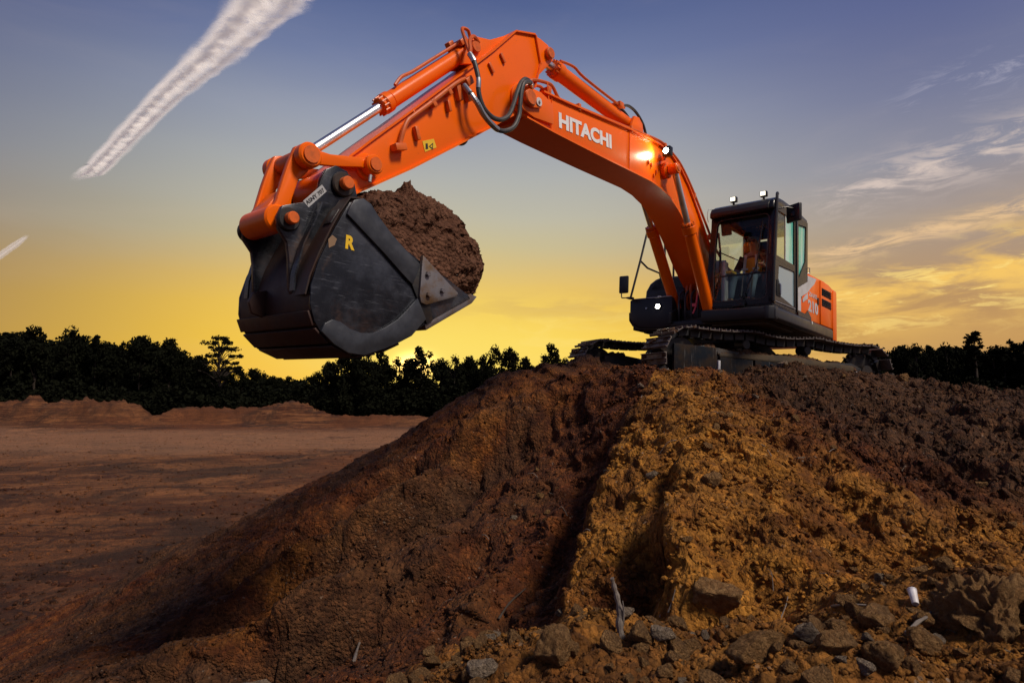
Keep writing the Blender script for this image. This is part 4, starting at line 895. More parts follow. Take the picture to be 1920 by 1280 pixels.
# hood and body
hood = MB().prism([(.30, 1.86), (-.3, 2.06), (-1.3, 2.07), (-1.72, 2.02), (-1.75, 1.2), (.30, 1.2)], -.55, 1.32).build('engine_hood', K_, EX, .04)
MB().prism([(-.18, 2.0), (-.2, 2.05), (-1.2, 2.075), (-1.55, 2.03), (-1.55, 1.98)], .95, 1.34).build('hood_edge', O_, hood, .015)
MB().cyl((-1.05, .95, 2.06), (-1.05, .95, 2.20), .03, 12).cyl((-1.05, .95, 2.20), (-1.05, .95, 2.235), .19, 32, r2=.12, cham=.01).build('antenna_disc', M['rubber'], hood)
MB().cyl((-.9, -.2, 2.0), (-.9, -.2, 2.38), .06, 18).build('exhaust_pipe', M['frame'], hood)
tank = MB().prism([(-1.13, 1.20), (-1.14, 1.62), (-1.12, 1.80), (-1.04, 1.93), (-.93, 2.0), (-.82, 2.03), (-.34, 2.02), (-.34, 1.20)], -1.3, .75, axis=0).build('fuel_tank', K_, EX, .05, seg=3)
MB().prism([(-1.05, 1.55), (-1.05, 1.78), (-.36, 1.78), (-.36, 1.55)], .751, .765, axis=0).build('tank_panel', K_, tank, .006)
MB().prism([(-1.00, 1.82), (-.90, 1.95), (-.82, 1.985), (-.38, 1.98), (-.38, 1.80)], .751, .758, axis=0, bevel=False).build('tank_recess', M['cab'], tank)
MB().prism([(-.90, 1.63), (-.86, 1.69), (-.80, 1.69), (-.80, 1.64), (-.84, 1.59)], .766, .768, axis=0, bevel=False).build('decal', M['tape'], tank)
MB().cyl((.2, -.75, 2.0), (.2, -.75, 2.1), .06, 18, cham=.01).build('filler_cap', M['pin'], tank)
tb = MB().prism([(-1.13, 1.24), (-1.13, 1.56), (-.32, 1.56), (-.32, 1.05), (-.62, 1.045), (-.92, 1.06), (-1.06, 1.13)], .62, 1.26, axis=0).build('toolbox', K_, EX, .025)
MB().box(.60, 1.27, -1.10, -.34, 1.561, 1.572).build('toolbox_lid', M['silver'], tb, .004)
MB().prism([(-1.155, 1.34), (-1.15, 1.20), (-1.08, 1.10), (-.93, 1.03), (-.34, 1.0), (-.34, 1.04), (-.92, 1.06), (-1.05, 1.12), (-1.12, 1.21), (-1.125, 1.34)], -.9, 1.24, axis=0).build('fender', M['under'], tb, .004)
tlm = MB().cyl((1.255, -.575, 1.405), (1.285, -.575, 1.405), .055, 24, cham=.008).build('headlamp', M['cab'], tb)
MB().cyl((1.286, -.575, 1.405), (1.292, -.575, 1.405), .040, 24).build('lamp_lens', M['lamp'], tlm)
MB().cyl((1.26, -.80, 1.39), (1.275, -.80, 1.39), .016, 12).build('latch', M['steel'], tb)
lamp_light('toolbox_lamp_light', (1.33, -.575, 1.405), (4, -.6, 1.2), 14, EX, 150)
# middle: boom foot, valves, bent pipes
bf = MB()
for s in (1, -1): bf.prism([(-.35, 1.15), (-.22, 1.72), (-.08, 1.82), (.1, 1.8), (.22, 1.6), (.75, 1.42), (1.2, 1.36), (1.42, 1.25), (1.42, 1.08), (.9, 1.1)], s * .255, s * .30)
bfo = bf.build('boom_bracket', M['frame'], EX, .01)
MB().box(.3, 1.1, -.24, .24, 1.16, 1.34).build('swing_motor_cover', M['frame'], bfo, .02)
MB().cyl((.55, 0, 1.2), (.55, 0, 1.55), .16, 24, cham=.02).build('swing_motor', M['frame'], bfo)
for k, (y, x) in enumerate(((.05, 1.15), (.14, 1.18), (-.12, 1.05), (-.2, 1.02))):
    MB().tube(smooth_path([(x - .25, y, 1.3), (x - .02, y + .02, 1.45), (x + .02, y + .03, 1.72), (x - .05, y + .05, 1.85), (x - .18, y + .04, 1.82), (x - .25, y + .02, 1.6)], 5), .026, 10).build('bent_pipe', M['hose_red'], bfo)
for k in range(5):
    y = -.22 + k * .11
    MB().tube(smooth_path([(1.2, y, 1.12), (1.28, y + .03, 1.35), (1.15, y - .02, 1.6), (.9, y, 1.75), (.5, y * .6, 1.95)], 4), .018, 8).build('hydraulic_hose', M['rubber'], bfo)
MB().tube(smooth_path([(1.42, .12, 1.22), (1.40, .16, 1.34), (1.38, .17, 1.5), (1.36, .19, 1.58)], 4), .014, 6).obox((1.41, .14, 1.36), (.02, .07, .05)).build('ribbon', M['pink'], bfo)
MB().box(1.16, 1.38, -.28, .30, 1.04, 1.12).build('front_beam', M['frame'], bfo, .01)
for s in (1, -1): MB().cyl((1.36 if s > 0 else .93, s * .28, 1.16 if s > 0 else 1.30), (1.36 if s > 0 else .93, s * .48, 1.16 if s > 0 else 1.30), .05, 20).build('cylinder_foot_pin', M['pin'], bfo)
# handrail and mirror on the right
hr = MB().tube(smooth_path([(1.33, -1.08, 1.56), (1.07, -1.05, 2.30), (.83, -1.05, 2.92), (.76, -1.05, 3.00), (.54, -1.05, 3.02), (.28, -1.05, 3.02), (.21, -1.05, 2.96), (.19, -1.05, 2.7), (.18, -1.05, 2.05)], 4), .019, 10).build('handrail', K_, EX)
MB().tube([(1.06, -1.05, 2.28), (.87, -1.02, 2.19), (.47, -1.0, 2.17), (.40, -1.0, 2.05)], .017, 8).build('brace', K_, hr)
MB().tube([(.14, -.9, 3.0), (.13, -.9, 2.5), (.12, -.9, 2.0)], .02, 8).build('post', K_, hr)
MB().tube([(.12, -.9, 2.60), (-.15, -.85, 2.58), (-.30, -.8, 2.56), (-.32, -.8, 2.02)], .017, 8).build('brace', K_, hr)
mr = MB().tube(smooth_path([(1.33, -1.08, 1.58), (1.33, -1.14, 1.59), (1.32, -1.25, 1.60), (1.31, -1.27, 1.64), (1.31, -1.27, 1.70)], 4), .010, 8).build('mirror_bracket', K_, EX)
MB().obox((1.28, -1.245, 1.84), (.05, .175, .31), Matrix.Rotation(R(8), 3, 'Z')).build('mirror_housing', K_, mr, .022)
MB().box(1.28, 1.38, -1.13, -1.03, 1.565, 1.595).build('mirror_foot', K_, mr, .006)

# cab --------------------------------------------------------
CB = M['cab']
cab = MB().box(-.16, 1.46, .37, 1.365, 1.255, 1.30).build('cab', CB, EX, .01)
ws = MB()
FX = lambda z: 1.475 - max(0, z - 1.75) ** 1.5 * .15     # the front leans back as it rises
out_ = [(.385, 1.29), (.385, 2.80), (1.365, 2.80), (1.365, 1.29)]
def front_ring(name, o, i, mat, t=.05, dx=0):
    mb = MB(); mb.ring(o, i, 0, t, axis=0)
    for v in mb.bm.verts: v.co.x = FX(v.co.z) + dx - v.co.x
    return mb.build(name, mat, cab)
def dens(p, k=8):
    r_ = []
    for a, b in zip(p, p[1:] + p[:1]):
        for j in range(k): r_.append((a[0] + (b[0] - a[0]) * j / k, a[1] + (b[1] - a[1]) * j / k))
    return r_
def rounded(y0, y1, z0, z1, r, n=5):
    pts = []
    for cx, cz, a0 in ((y0 + r, z0 + r, 180), (y0 + r, z1 - r, 90), (y1 - r, z1 - r, 0), (y1 - r, z0 + r, -90)):
        pts += [(cx + r * math.cos(R(a0 + (90 if 0 else 0) + (-90 * j / n if 0 else 0))), cz) for j in range(0)]
        pts.append((cx, cz))
    return pts
def rrect(y0, y1, z0, z1, r, k=4, m_=6):
    P = []
    for (cx, cz, a0) in ((y0 + r, z0 + r, 270), (y0 + r, z1 - r, 180), (y1 - r, z1 - r, 90), (y1 - r, z0 + r, 0)):
        for j in range(k + 1):
            a = R(a0 - 90 * j / k); P.append((cx + r * math.cos(a), cz + r * math.sin(a)))
    out = []
    for i in range(len(P)):
        a, b = P[i], P[(i + 1) % len(P)]
        for j in range(m_ if math.dist(a, b) > .3 else 1):
            n = m_ if math.dist(a, b) > .3 else 1
            out.append((a[0] + (b[0] - a[0]) * j / n, a[1] + (b[1] - a[1]) * j / n))
    return out
oo, ii = rrect(.385, 1.365, 1.29, 2.80, .04), rrect(.475, 1.29, 1.36, 2.68, .09)
front_ring('front_frame', oo, ii, CB, .07)
front_ring('window_seal', rrect(.472, 1.293, 1.357, 2.683, .09), rrect(.487, 1.278, 1.372, 2.668, .08), M['rubber'], .012, .006)
def front_sheet(name, ring_, mat, dx):
    bm = bmesh.new(); c = [bm.verts.new((FX(z) + dx, y, z)) for y, z in ring_]; n = len(c)
    # rows joined left to right so that the pane follows the curve
    zs = np.linspace(min(z for _, z in ring_) + .001, max(z for _, z in ring_) - .001, 14); bm.clear()
    ys0, ys1 = min(y for y, _ in ring_), max(y for y, _ in ring_); rows = []
    for z in zs: rows.append([bm.verts.new((FX(z) + dx, ys0, z)), bm.verts.new((FX(z) + dx, ys1, z))])
    for a, b in zip(rows, rows[1:]): bm.faces.new((a[0], a[1], b[1], b[0]))
    me = bpy.data.meshes.new(name); bm.to_mesh(me); bm.free(); return link(name, me, mat, cab)
front_sheet('windscreen', [(.48, 1.765), (1.285, 2.675)], M['glass'], -.02)
front_sheet('lower_window', [(.48, 1.365), (1.285, 1.745)], M['glass'], -.02)
MB().box(FX(1.75) - .035, FX(1.75) - .005, .47, 1.295, 1.745, 1.765).build('window_bar', CB, cab)
# roof with its drooping front visor
roof = MB().prism([(-.17, 2.80), (-.17, 2.93), (.3, 2.965), (1.0, 2.955), (1.25, 2.93), (1.38, 2.86), (1.42, 2.77), (1.42, 2.71), (1.36, 2.71), (1.28, 2.80)], .375, 1.37).build('roof', CB, cab, .03, seg=3)
MB().prism([(1.30, 2.90), (1.40, 2.86), (1.455, 2.78), (1.46, 2.72), (1.43, 2.72), (1.38, 2.80), (1.28, 2.87)], .40, 1.30).build('sun_visor', M['frame'], cab, .008)
for y in (.66, 1.13):
    l_ = MB().box(1.12, 1.20, y - .052, y + .052, 3.0, 3.085).box(1.14, 1.18, y - .015, y + .015, 2.95, 3.0).build('cab_lamp', CB, cab, .012)
    MB().box(1.20, 1.208, y - .038, y + .038, 3.01, 3.073).build('lamp_lens', M['lamp2'], l_, .003)
# left side: front pillar, door frame, door glass, rear quarter light
MB().prism([(1.475, 1.29), (1.475, 1.75), (1.44, 2.2), (1.36, 2.80), (1.28, 2.80), (1.36, 2.2), (1.38, 1.75), (1.38, 1.29)], 1.30, 1.385).build('front_pillar', CB, cab, .015)
MB().tube(smooth_path([(1.47, 1.385, 1.32), (1.47, 1.39, 1.75), (1.43, 1.39, 2.2), (1.34, 1.385, 2.80), (1.28, 1.37, 2.97), (1.2, 1.35, 2.99)], 4), .022, 10).build('door_rail', K_, cab)
def side_ring(name, o, i, y0, y1, mat): return MB().ring(o, i, y0, y1).build(name, mat, cab, sharp=30)
door = side_ring('door', dens([(1.38, 1.96), (1.30, 2.82), (.41, 2.85), (.41, 1.96)]), dens([(1.30, 2.03), (1.235, 2.73), (.50, 2.75), (.50, 2.03)]), 1.335, 1.37, M['cab'])
side_ring('door_panel', dens([(1.40, 1.29), (1.38, 1.958), (.41, 1.958), (.41, 1.29)]), dens([(1.26, 1.46), (1.20, 1.90), (.50, 1.93), (.50, 1.36)]), 1.335, 1.37, M['cab'])
MB().prism([(1.30, 2.03), (1.235, 2.73), (.86, 2.74), (.86, 2.03)], 1.350, 1.354, False).build('door_window', M['glass'], cab)
MB().prism([(.88, 2.03), (.88, 2.74), (.50, 2.75), (.50, 2.03)], 1.342, 1.346, False).build('sliding_window', M['glass2'], cab)
MB().box(.86, .885, 1.338, 1.36, 2.03, 2.74).build('window_edge', M['tape'], cab)
MB().prism([(1.26, 1.46), (1.20, 1.90), (.50, 1.93), (.50, 1.36)], 1.350, 1.354, False).build('lower_door_window', M['glass3'], cab)
MB().tube([(1.22, 1.375, 1.62), (1.22, 1.40, 1.60), (1.22, 1.40, 1.46), (1.22, 1.375, 1.44)], .013, 8).build('door_handle', M['steel'], cab)
MB().prism([(1.30, 1.42), (1.30, 1.66), (1.24, 1.68), (1.14, 1.56), (1.14, 1.42)], 1.371, 1.378).build('handle_recess', M['void'], cab, .003)
MB().tube([(1.38, 1.375, 1.33), (.5, 1.378, 1.335)], .010, 8).build('door_sill', M['steel'], cab)
side_ring('rear_side_frame', dens([(.40, 1.29), (.40, 2.84), (-.17, 2.88), (-.15, 1.90)], 6), dens([(.30, 1.86), (.30, 2.74), (-.08, 2.79), (-.04, 2.2)], 6), 1.325, 1.372, M['cab'])
MB().prism([(.30, 1.86), (.30, 2.74), (-.08, 2.79), (-.04, 2.2)], 1.346, 1.350, False).build('quarter_window', M['glass2'], cab)
MB().box(.38, .42, 1.36, 1.385, 1.30, 2.84).build('rear_pillar', CB, cab, .006)
MB().tube([(-.17, 1.36, 2.12), (-.2, 1.39, 2.12), (-.2, 1.39, 2.03), (-.17, 1.36, 2.03)], .008, 6).build('grab_bar', M['steel'], cab)
# mirror on the cab's left corner
mm = MB().obox((1.12, 1.56, 2.68), (.06, .25, .27), Matrix.Rotation(R(-25), 3, 'Z')).build('mirror_housing', K_, cab, .02)
MB().tube([(1.33, 1.38, 2.72), (1.24, 1.50, 2.75), (1.16, 1.56, 2.74)], .011, 8).build('mirror_arm', K_, mm)
MB().obox((1.145, 1.55, 2.66), (.05, .07, .09)).build('mirror_joint', CB, mm, .01)
# right side and back of the cab
side_ring('right_side_frame', dens([(1.40, 1.29), (1.33, 2.80), (-.16, 2.84), (-.16, 1.29)]), dens([(1.33, 1.62), (1.27, 2.72), (.05, 2.74), (.05, 1.72)]), .375, .41, CB)
MB().prism([(1.33, 1.62), (1.27, 2.72), (.05, 2.74), (.05, 1.72)], .390, .394, False).build('right_window', M['glass'], cab)
for z in (2.05, 2.27): MB().tube([(1.30, .375, z - .02), (.05, .375, z + .02)], .010, 8).build('window_guard', CB, cab)
MB().ring(dens([(.40, 1.29), (.40, 2.82), (1.35, 2.82), (1.35, 1.29)]), dens([(.50, 2.05), (.50, 2.70), (1.25, 2.70), (1.25, 2.05)]), -.16, -.12, axis=0).build('back_frame', CB, cab)
MB().box(-.142, -.138, .50, 1.25, 2.05, 2.70, False).build('rear_window', M['glass'], cab)
# inside
seat = MB().box(.12, .56, .66, 1.10, 1.66, 1.78).obox((.12, .88, 2.08), (.11, .44, .66), Matrix.Rotation(R(-8), 3, 'Y')).obox((.06, .88, 2.50), (.08, .24, .20), Matrix.Rotation(R(-8), 3, 'Y')).box(.18, .50, .72, 1.04, 1.32, 1.66).build('operator_seat', M['seat'], cab, .035, seg=3); seat.location = (.10, -.15, -.02)
MB().box(.25, .80, .52, .64, 1.62, 1.90).box(.25, .80, 1.13, 1.23, 1.62, 1.90).build('side_console', CB, cab, .02).location = (.10, -.14, -.02)
for y in (.58, 1.18): MB().cyl((.80, y, 1.88), (.84, y, 2.02), .012, 8).cyl((.835, y, 2.0), (.85, y, 2.08), .022, 10, cham=.005).build('joystick', CB, cab).location = (.10, -.15, -.02)
MB().obox((1.18, .47, 1.98), (.05, .16, .20), Matrix.Rotation(R(20), 3, 'Z')).build('monitor', M['silver'], cab, .01)
for y in (.80, .95): MB().cyl((1.22, y, 1.35), (1.12, y, 1.80), .012, 8).obox((1.24, y, 1.40), (.16, .09, .03)).build('travel_pedal', M['rubber'], cab)
MB().tube(smooth_path([(1.36, .47, 1.40), (1.30, .5, 1.75), (1.28, .5, 2.0), (1.26, .49, 2.2), (1.29, .47, 2.5)], 4), .018, 8).build('interior_pipe', CB, cab)
MB().box(1.10, 1.24, .50, .56, 1.42, 2.05).build('inner_post', M['silver'], cab, .01)
MB().box(1.02, 1.20, .52, .66, 1.86, 1.90).build('tray', M['yellow'], cab, .008)
MB().box(.6, 1.30, .42, 1.32, 2.72, 2.795).obox((1.15, .72, 2.64), (.20, .16, .14)).build('headliner', M['seat'], cab, .02)
MB().obox((1.20, .56, 2.58), (.06, .16, .22), Matrix.Rotation(R(12), 3, 'Y')).build('sunshade_roll', M['seat'], cab, .02)
wp = MB().beam((1.50, .99, 1.30), (1.505, .90, 1.44), .03, .02).beam((1.50, .94, 1.36), (1.50, 1.10, 1.76), .020, .014).build('wiper_arm', M['cab'], cab)
MB().beam((1.50, 1.02, 1.52), (1.48, 1.16, 1.94), .018, .012).build('wiper_blade', M['rubber'], wp)
MB().beam((1.49, 1.14, 1.80), (1.40, 1.20, 2.56), .016, .012).build('upper_wiper', M['cab'], cab)
MB().box(1.475, 1.53, .80, .98, 1.255, 1.31).build('wiper_motor', M['cab'], cab, .01)
MB().tube(smooth_path([(1.36, .40, 2.88), (1.42, .36, 2.86), (1.44, .35, 2.75), (1.42, .36, 2.66)], 4), .005, 6).build('visor_wire', M['steel'], cab)

# ---------------------------------------------------------------- soil heaped in the bucket
def soil_load():
    prof = [(7.93, 1.14), (7.86, 1.24), (7.75, 1.34), (7.6, 1.42), (7.45, 1.47), (7.30, 1.50), (7.16, 1.50), (7.0, 1.50), (6.85, 1.47), (6.70, 1.41), (6.56, 1.32), (6.42, 1.20), (6.34, 1.06), (6.31, .92), (6.33, .78), (6.42, .68), (6.60, .60), (6.85, .53), (7.25, .42), (7.6, .25), (7.95, .22), (8.12, .45), (8.1, .8), (8.0, 1.0)]
    cx, cz = 7.15, .90; th = []; rr = []
    for x, z in prof: th.append(math.atan2(z - cz, x - cx)); rr.append(math.hypot(x - cx, z - cz))
    o = np.argsort(th); th = np.array(th)[o]; rr = np.array(rr)[o]
    bm = bmesh.new(); bmesh.ops.create_icosphere(bm, subdivisions=7, radius=1)
    n = np.array([v.co[:] for v in bm.verts]); a = np.arctan2(n[:, 2], n[:, 0]); r_ = np.interp(a, th, rr, period=2 * math.pi)
    q = np.sqrt(np.clip(1 - n[:, 1] ** 2, 0, 1)); q2 = q ** .45
    x = cx + np.cos(a) * r_ * q2; z = cz + np.sin(a) * r_ * q2; y = .525 * np.sign(n[:, 1]) * np.abs(n[:, 1]) ** .85
    out = np.clip((z - (.62 + (x - 6.75) * .42)) / .12, 0, 1)   # only what stands proud of the bucket is lumpy
    nn = .016 * billow(x * 3.6 + y * 2, z * 3.6 + y * 3, 4, 400, .55) + .015 * billow(x * 12 + y * 7, z * 12 - y * 8, 4, 410, .75) + .035 * fbm(x * 1.6 + 3, z * 1.6 + y * 1.5, 2, 420)
    nn = nn + .13 * np.exp(-((x - 7.20) / .055) ** 2 - ((y - .15) / .10) ** 2) * (z > 1.1) + .06 * np.exp(-((x - 7.08) / .10) ** 2 - ((y - .1) / .2) ** 2) * (z > 1.1)
    dx, dz = np.cos(a), np.sin(a)
    x = x + dx * nn * out; z = z + dz * nn * out; y = y + .04 * out * billow(x * 6, z * 6 + y * 4, 3, 430)
    x = x + dx * out * .013 * billow(x * 30 + y * 9, z * 30 - y * 22, 3, 440, .8); z = z + dz * out * .013 * billow(x * 31 - y * 12, z * 29 + y * 20, 3, 450, .8)
    for v, X, Y, Z in zip(bm.verts, x, y, z): v.co = (X, Y, Z)
    for f in bm.faces: f.smooth = True
    me = bpy.data.meshes.new('soil_load'); bm.to_mesh(me); bm.free()
    base = empty('soil_load', mat=MW @ Matrix.Translation((7.15, 0, .6)), label='heap of damp brown soil filling the raised bucket', cat='soil heap')
    o = link('heaped_soil', me, M['load'], base); o.location = (-7.15, 0, -.6); return base
load = soil_load()
# ---------------------------------------------------------------- the operator in the cab
def skin_body(name, V, E, rad, mat, parent, sub=1):
    me = bpy.data.meshes.new(name); me.from_pydata(V, E, []); o = link(name, me, mat, parent)
    sk_ = o.modifiers.new('skin', 'SKIN'); sk_.use_smooth_shade = True
    if not me.skin_vertices: 
        bm = bmesh.new(); bm.from_mesh(me); bm.verts.layers.skin.verify(); bm.to_mesh(me); bm.free()
    for i, r_ in enumerate(rad):
        r_ = (r_, r_) if not isinstance(r_, tuple) else r_
        me.skin_vertices[0].data[i].radius = r_; me.skin_vertices[0].data[i].use_root = (i == 0)
    s_ = o.modifiers.new('sub', 'SUBSURF'); s_.levels = sub; s_.render_levels = sub + 1
    return o
def build_person():
    HX, HY, HZ = .36, .88, 1.86
    root = empty('person', mat=MW @ Matrix.Translation((HX + .10, HY - .15, 1.76)), label='seated operator in orange hi-vis vest and dark sunglasses holding the levers inside the cab', cat='person')
    off = Vector((-HX, -HY, -1.78))
    V = [(.36, .88, 1.86), (.36, .88, 2.0), (.35, .88, 2.14), (.35, .88, 2.28), (.37, .88, 2.36), (.40, .88, 2.43), (.41, .88, 2.50), (.41, .88, 2.57)]
    rad = [(.15, .12), (.145, .11), (.165, .115), (.15, .10), .058, (.070, .080), (.078, .088), (.062, .07)]
    E = [(i, i + 1) for i in range(7)]
    def chain(st, pts, rs):
        p = st
        for q, r_ in zip(pts, rs): V.append(q); rad.append(r_); E.append((p, len(V) - 1)); p = len(V) - 1
        return p
    for s in (1, -1):
        w = chain(3, [(.36, .88 + s * .17, 2.27), (.42, .88 + s * .24, 2.10), (.50, .88 + s * .27, 1.99), (.64, .88 + s * .28, 2.0), (.77, .88 + s * .285, 2.03)], [.062, .056, .050, .042, .030])
        h = chain(w, [(.81, .88 + s * .285, 2.045)], [(.036, .022)])
        for k, (dy, L) in enumerate(((-.026, .052), (-.009, .062), (.009, .058), (.026, .045))):
            chain(h, [(.845, .88 + s * .285 + dy, 2.055), (.865 + L * .2, .88 + s * .285 + dy, 2.035), (.855, .88 + s * .285 + dy * .9, 2.005)], [.0095, .009, .008])
        chain(h, [(.82, .88 + s * .285 - s * .035, 2.035), (.845, .88 + s * .285 - s * .03, 2.015)], [.011, .009])
        chain(0, [(.44, .88 + s * .11, 1.84), (.66, .88 + s * .15, 1.88), (.84, .88 + s * .16, 1.86), (.92, .88 + s * .16, 1.66), (.96, .88 + s * .16, 1.43), (1.0, .88 + s * .16, 1.37), (1.12, .88 + s * .17, 1.35)], [.10, .092, .07, .06, .045, .045, .038])
    V = [tuple(Vector(v) + off) for v in V]
    body = skin_body('body', V, E, rad, M['skin'], root)
    def cloth(name, V, E, rad, mat): return skin_body(name, [tuple(Vector(v) + off) for v in V], E, rad, mat, root)
    cloth('shirt', [(.36, .88, 1.88), (.36, .88, 2.02), (.35, .88, 2.15), (.35, .88, 2.28), (.36, 1.05, 2.275), (.42, 1.125, 2.10), (.48, 1.145, 2.01), (.36, .71, 2.275), (.42, .635, 2.10), (.48, .615, 2.01)],
          [(0, 1), (1, 2), (2, 3), (3, 4), (4, 5), (5, 6), (3, 7), (7, 8), (8, 9)], [(.158, .128), (.152, .118), (.172, .122), (.155, .105), .072, .066, .062, .072, .066, .062], M['shirt'])
    cloth('jeans', [(.36, .88, 1.86), (.46, 1.0, 1.845), (.66, 1.03, 1.885), (.84, 1.04, 1.865), (.92, 1.04, 1.66), (.955, 1.04, 1.46), (.46, .76, 1.845), (.66, .73, 1.885), (.84, .72, 1.865), (.92, .72, 1.66), (.955, .72, 1.46)],
          [(0, 1), (1, 2), (2, 3), (3, 4), (4, 5), (0, 6), (6, 7), (7, 8), (8, 9), (9, 10)], [(.165, .135), .108, .10, .08, .07, .06, .108, .10, .08, .07, .06], M['jeans'])
    vest = cloth('vest', [(.365, .88, 1.93), (.365, .88, 2.05), (.355, .88, 2.16), (.355, .88, 2.26)], [(0, 1), (1, 2), (2, 3)], [(.190, .175), (.190, .168), (.205, .172), (.185, .140)], M['vest'])
    def part(mb, n_, m_, p=root): 
        for v in mb.bm.verts: v.co += off
        return mb.build(n_, m_, p)
    for s in (1, -1):
        part(MB().beam((.515, .88 + s * .085, 2.28), (.548, .88 + s * .105, 1.97), .045, .006, up=(1, 0, 0)), 'reflective_strip', M['tape'], vest)
        for z in (1.96, 2.04): part(MB().obox((.545, .88 + s * .09, z), (.014, .10, .035)), 'reflective_strip', M['tape'], vest)
        b_ = MB().obox((1.04, .88 + s * .16, 1.365), (.26, .10, .075)).obox((.97, .88 + s * .16, 1.43), (.12, .10, .12)); part(b_, 'boot', M['boot'])
    part(MB().cyl((.475, .845, 2.515), (.497, .845, 2.515), .024, 14).cyl((.475, .915, 2.515), (.497, .915, 2.515), .024, 14).box(.488, .494, .83, .93, 2.52, 2.528), 'sunglasses', M['ink'])
    part(MB().tube([(.483, .88, 2.505), (.510, .88, 2.475), (.492, .88, 2.465)], .012, 8, rad=[.008, .013, .008]), 'nose', M['skin'])
    part(MB().obox((.487, .88, 2.435), (.012, .05, .008)), 'mouth', M['boot'])
    for s in (1, -1): part(MB().obox((.405, .88 + s * .082, 2.50), (.035, .016, .06)), 'ear', M['skin'])
    bm = bmesh.new(); bmesh.ops.create_uvsphere(bm, u_segments=24, v_segments=14, radius=1)
    for v in list(bm.verts):
        if v.co.z < -.12: bm.verts.remove(v)
    for v in bm.verts: v.co = Vector((.405 + v.co.x * .112, .88 + v.co.y * .098, 2.535 + v.co.z * .085)) + off
    for f in bm.faces: f.smooth = True
    me = bpy.data.meshes.new('cap'); bm.to_mesh(me); bm.free(); cp_ = link('cap', me, M['helmet'], root)
    part(MB().prism([(.49, .81), (.57, .84), (.585, .88), (.57, .92), (.49, .95)], 2.535, 2.545, axis=2), 'brim', M['helmet'], cp_)
build_person()

# ---------------------------------------------------------------- woods beyond the field
def leaf_cloud(centres, n_per, rx, size, seed, flat=1.0):
    r_ = np.random.default_rng(seed); P = []
    for (c, s) in centres:
        d = r_.normal(size=(n_per, 3)); d /= np.linalg.norm(d, axis=1)[:, None]; d *= (r_.random((n_per, 1)) ** .4) * rx * s; d[:, 2] *= flat
        P.append(np.array(c) + d)
    P = np.concatenate(P); n = len(P)
    a = r_.normal(size=(n, 3)); a /= np.linalg.norm(a, axis=1)[:, None]; b = np.cross(a, r_.normal(size=(n, 3))); b /= np.linalg.norm(b, axis=1)[:, None]
    s = size * r_.uniform(.5, 1.25, (n, 1)); q = np.stack([P - a * s, P + b * s * .6, P + a * s, P - b * s * .6], 1).reshape(-1, 3)
    return q
def crown_mesh(name, q, mat):
    n = len(q) // 4; me = bpy.data.meshes.new(name); me.vertices.add(len(q)); me.vertices.foreach_set('co', q.astype(np.float32).ravel())
    me.loops.add(len(q)); me.loops.foreach_set('vertex_index', np.arange(len(q), dtype=np.int32)); me.polygons.add(n)
    me.polygons.foreach_set('loop_start', np.arange(0, 4 * n, 4, dtype=np.int32)); me.polygons.foreach_set('loop_total', np.full(n, 4, dtype=np.int32)); me.update(calc_edges=True)
    me.materials.append(mat); return me
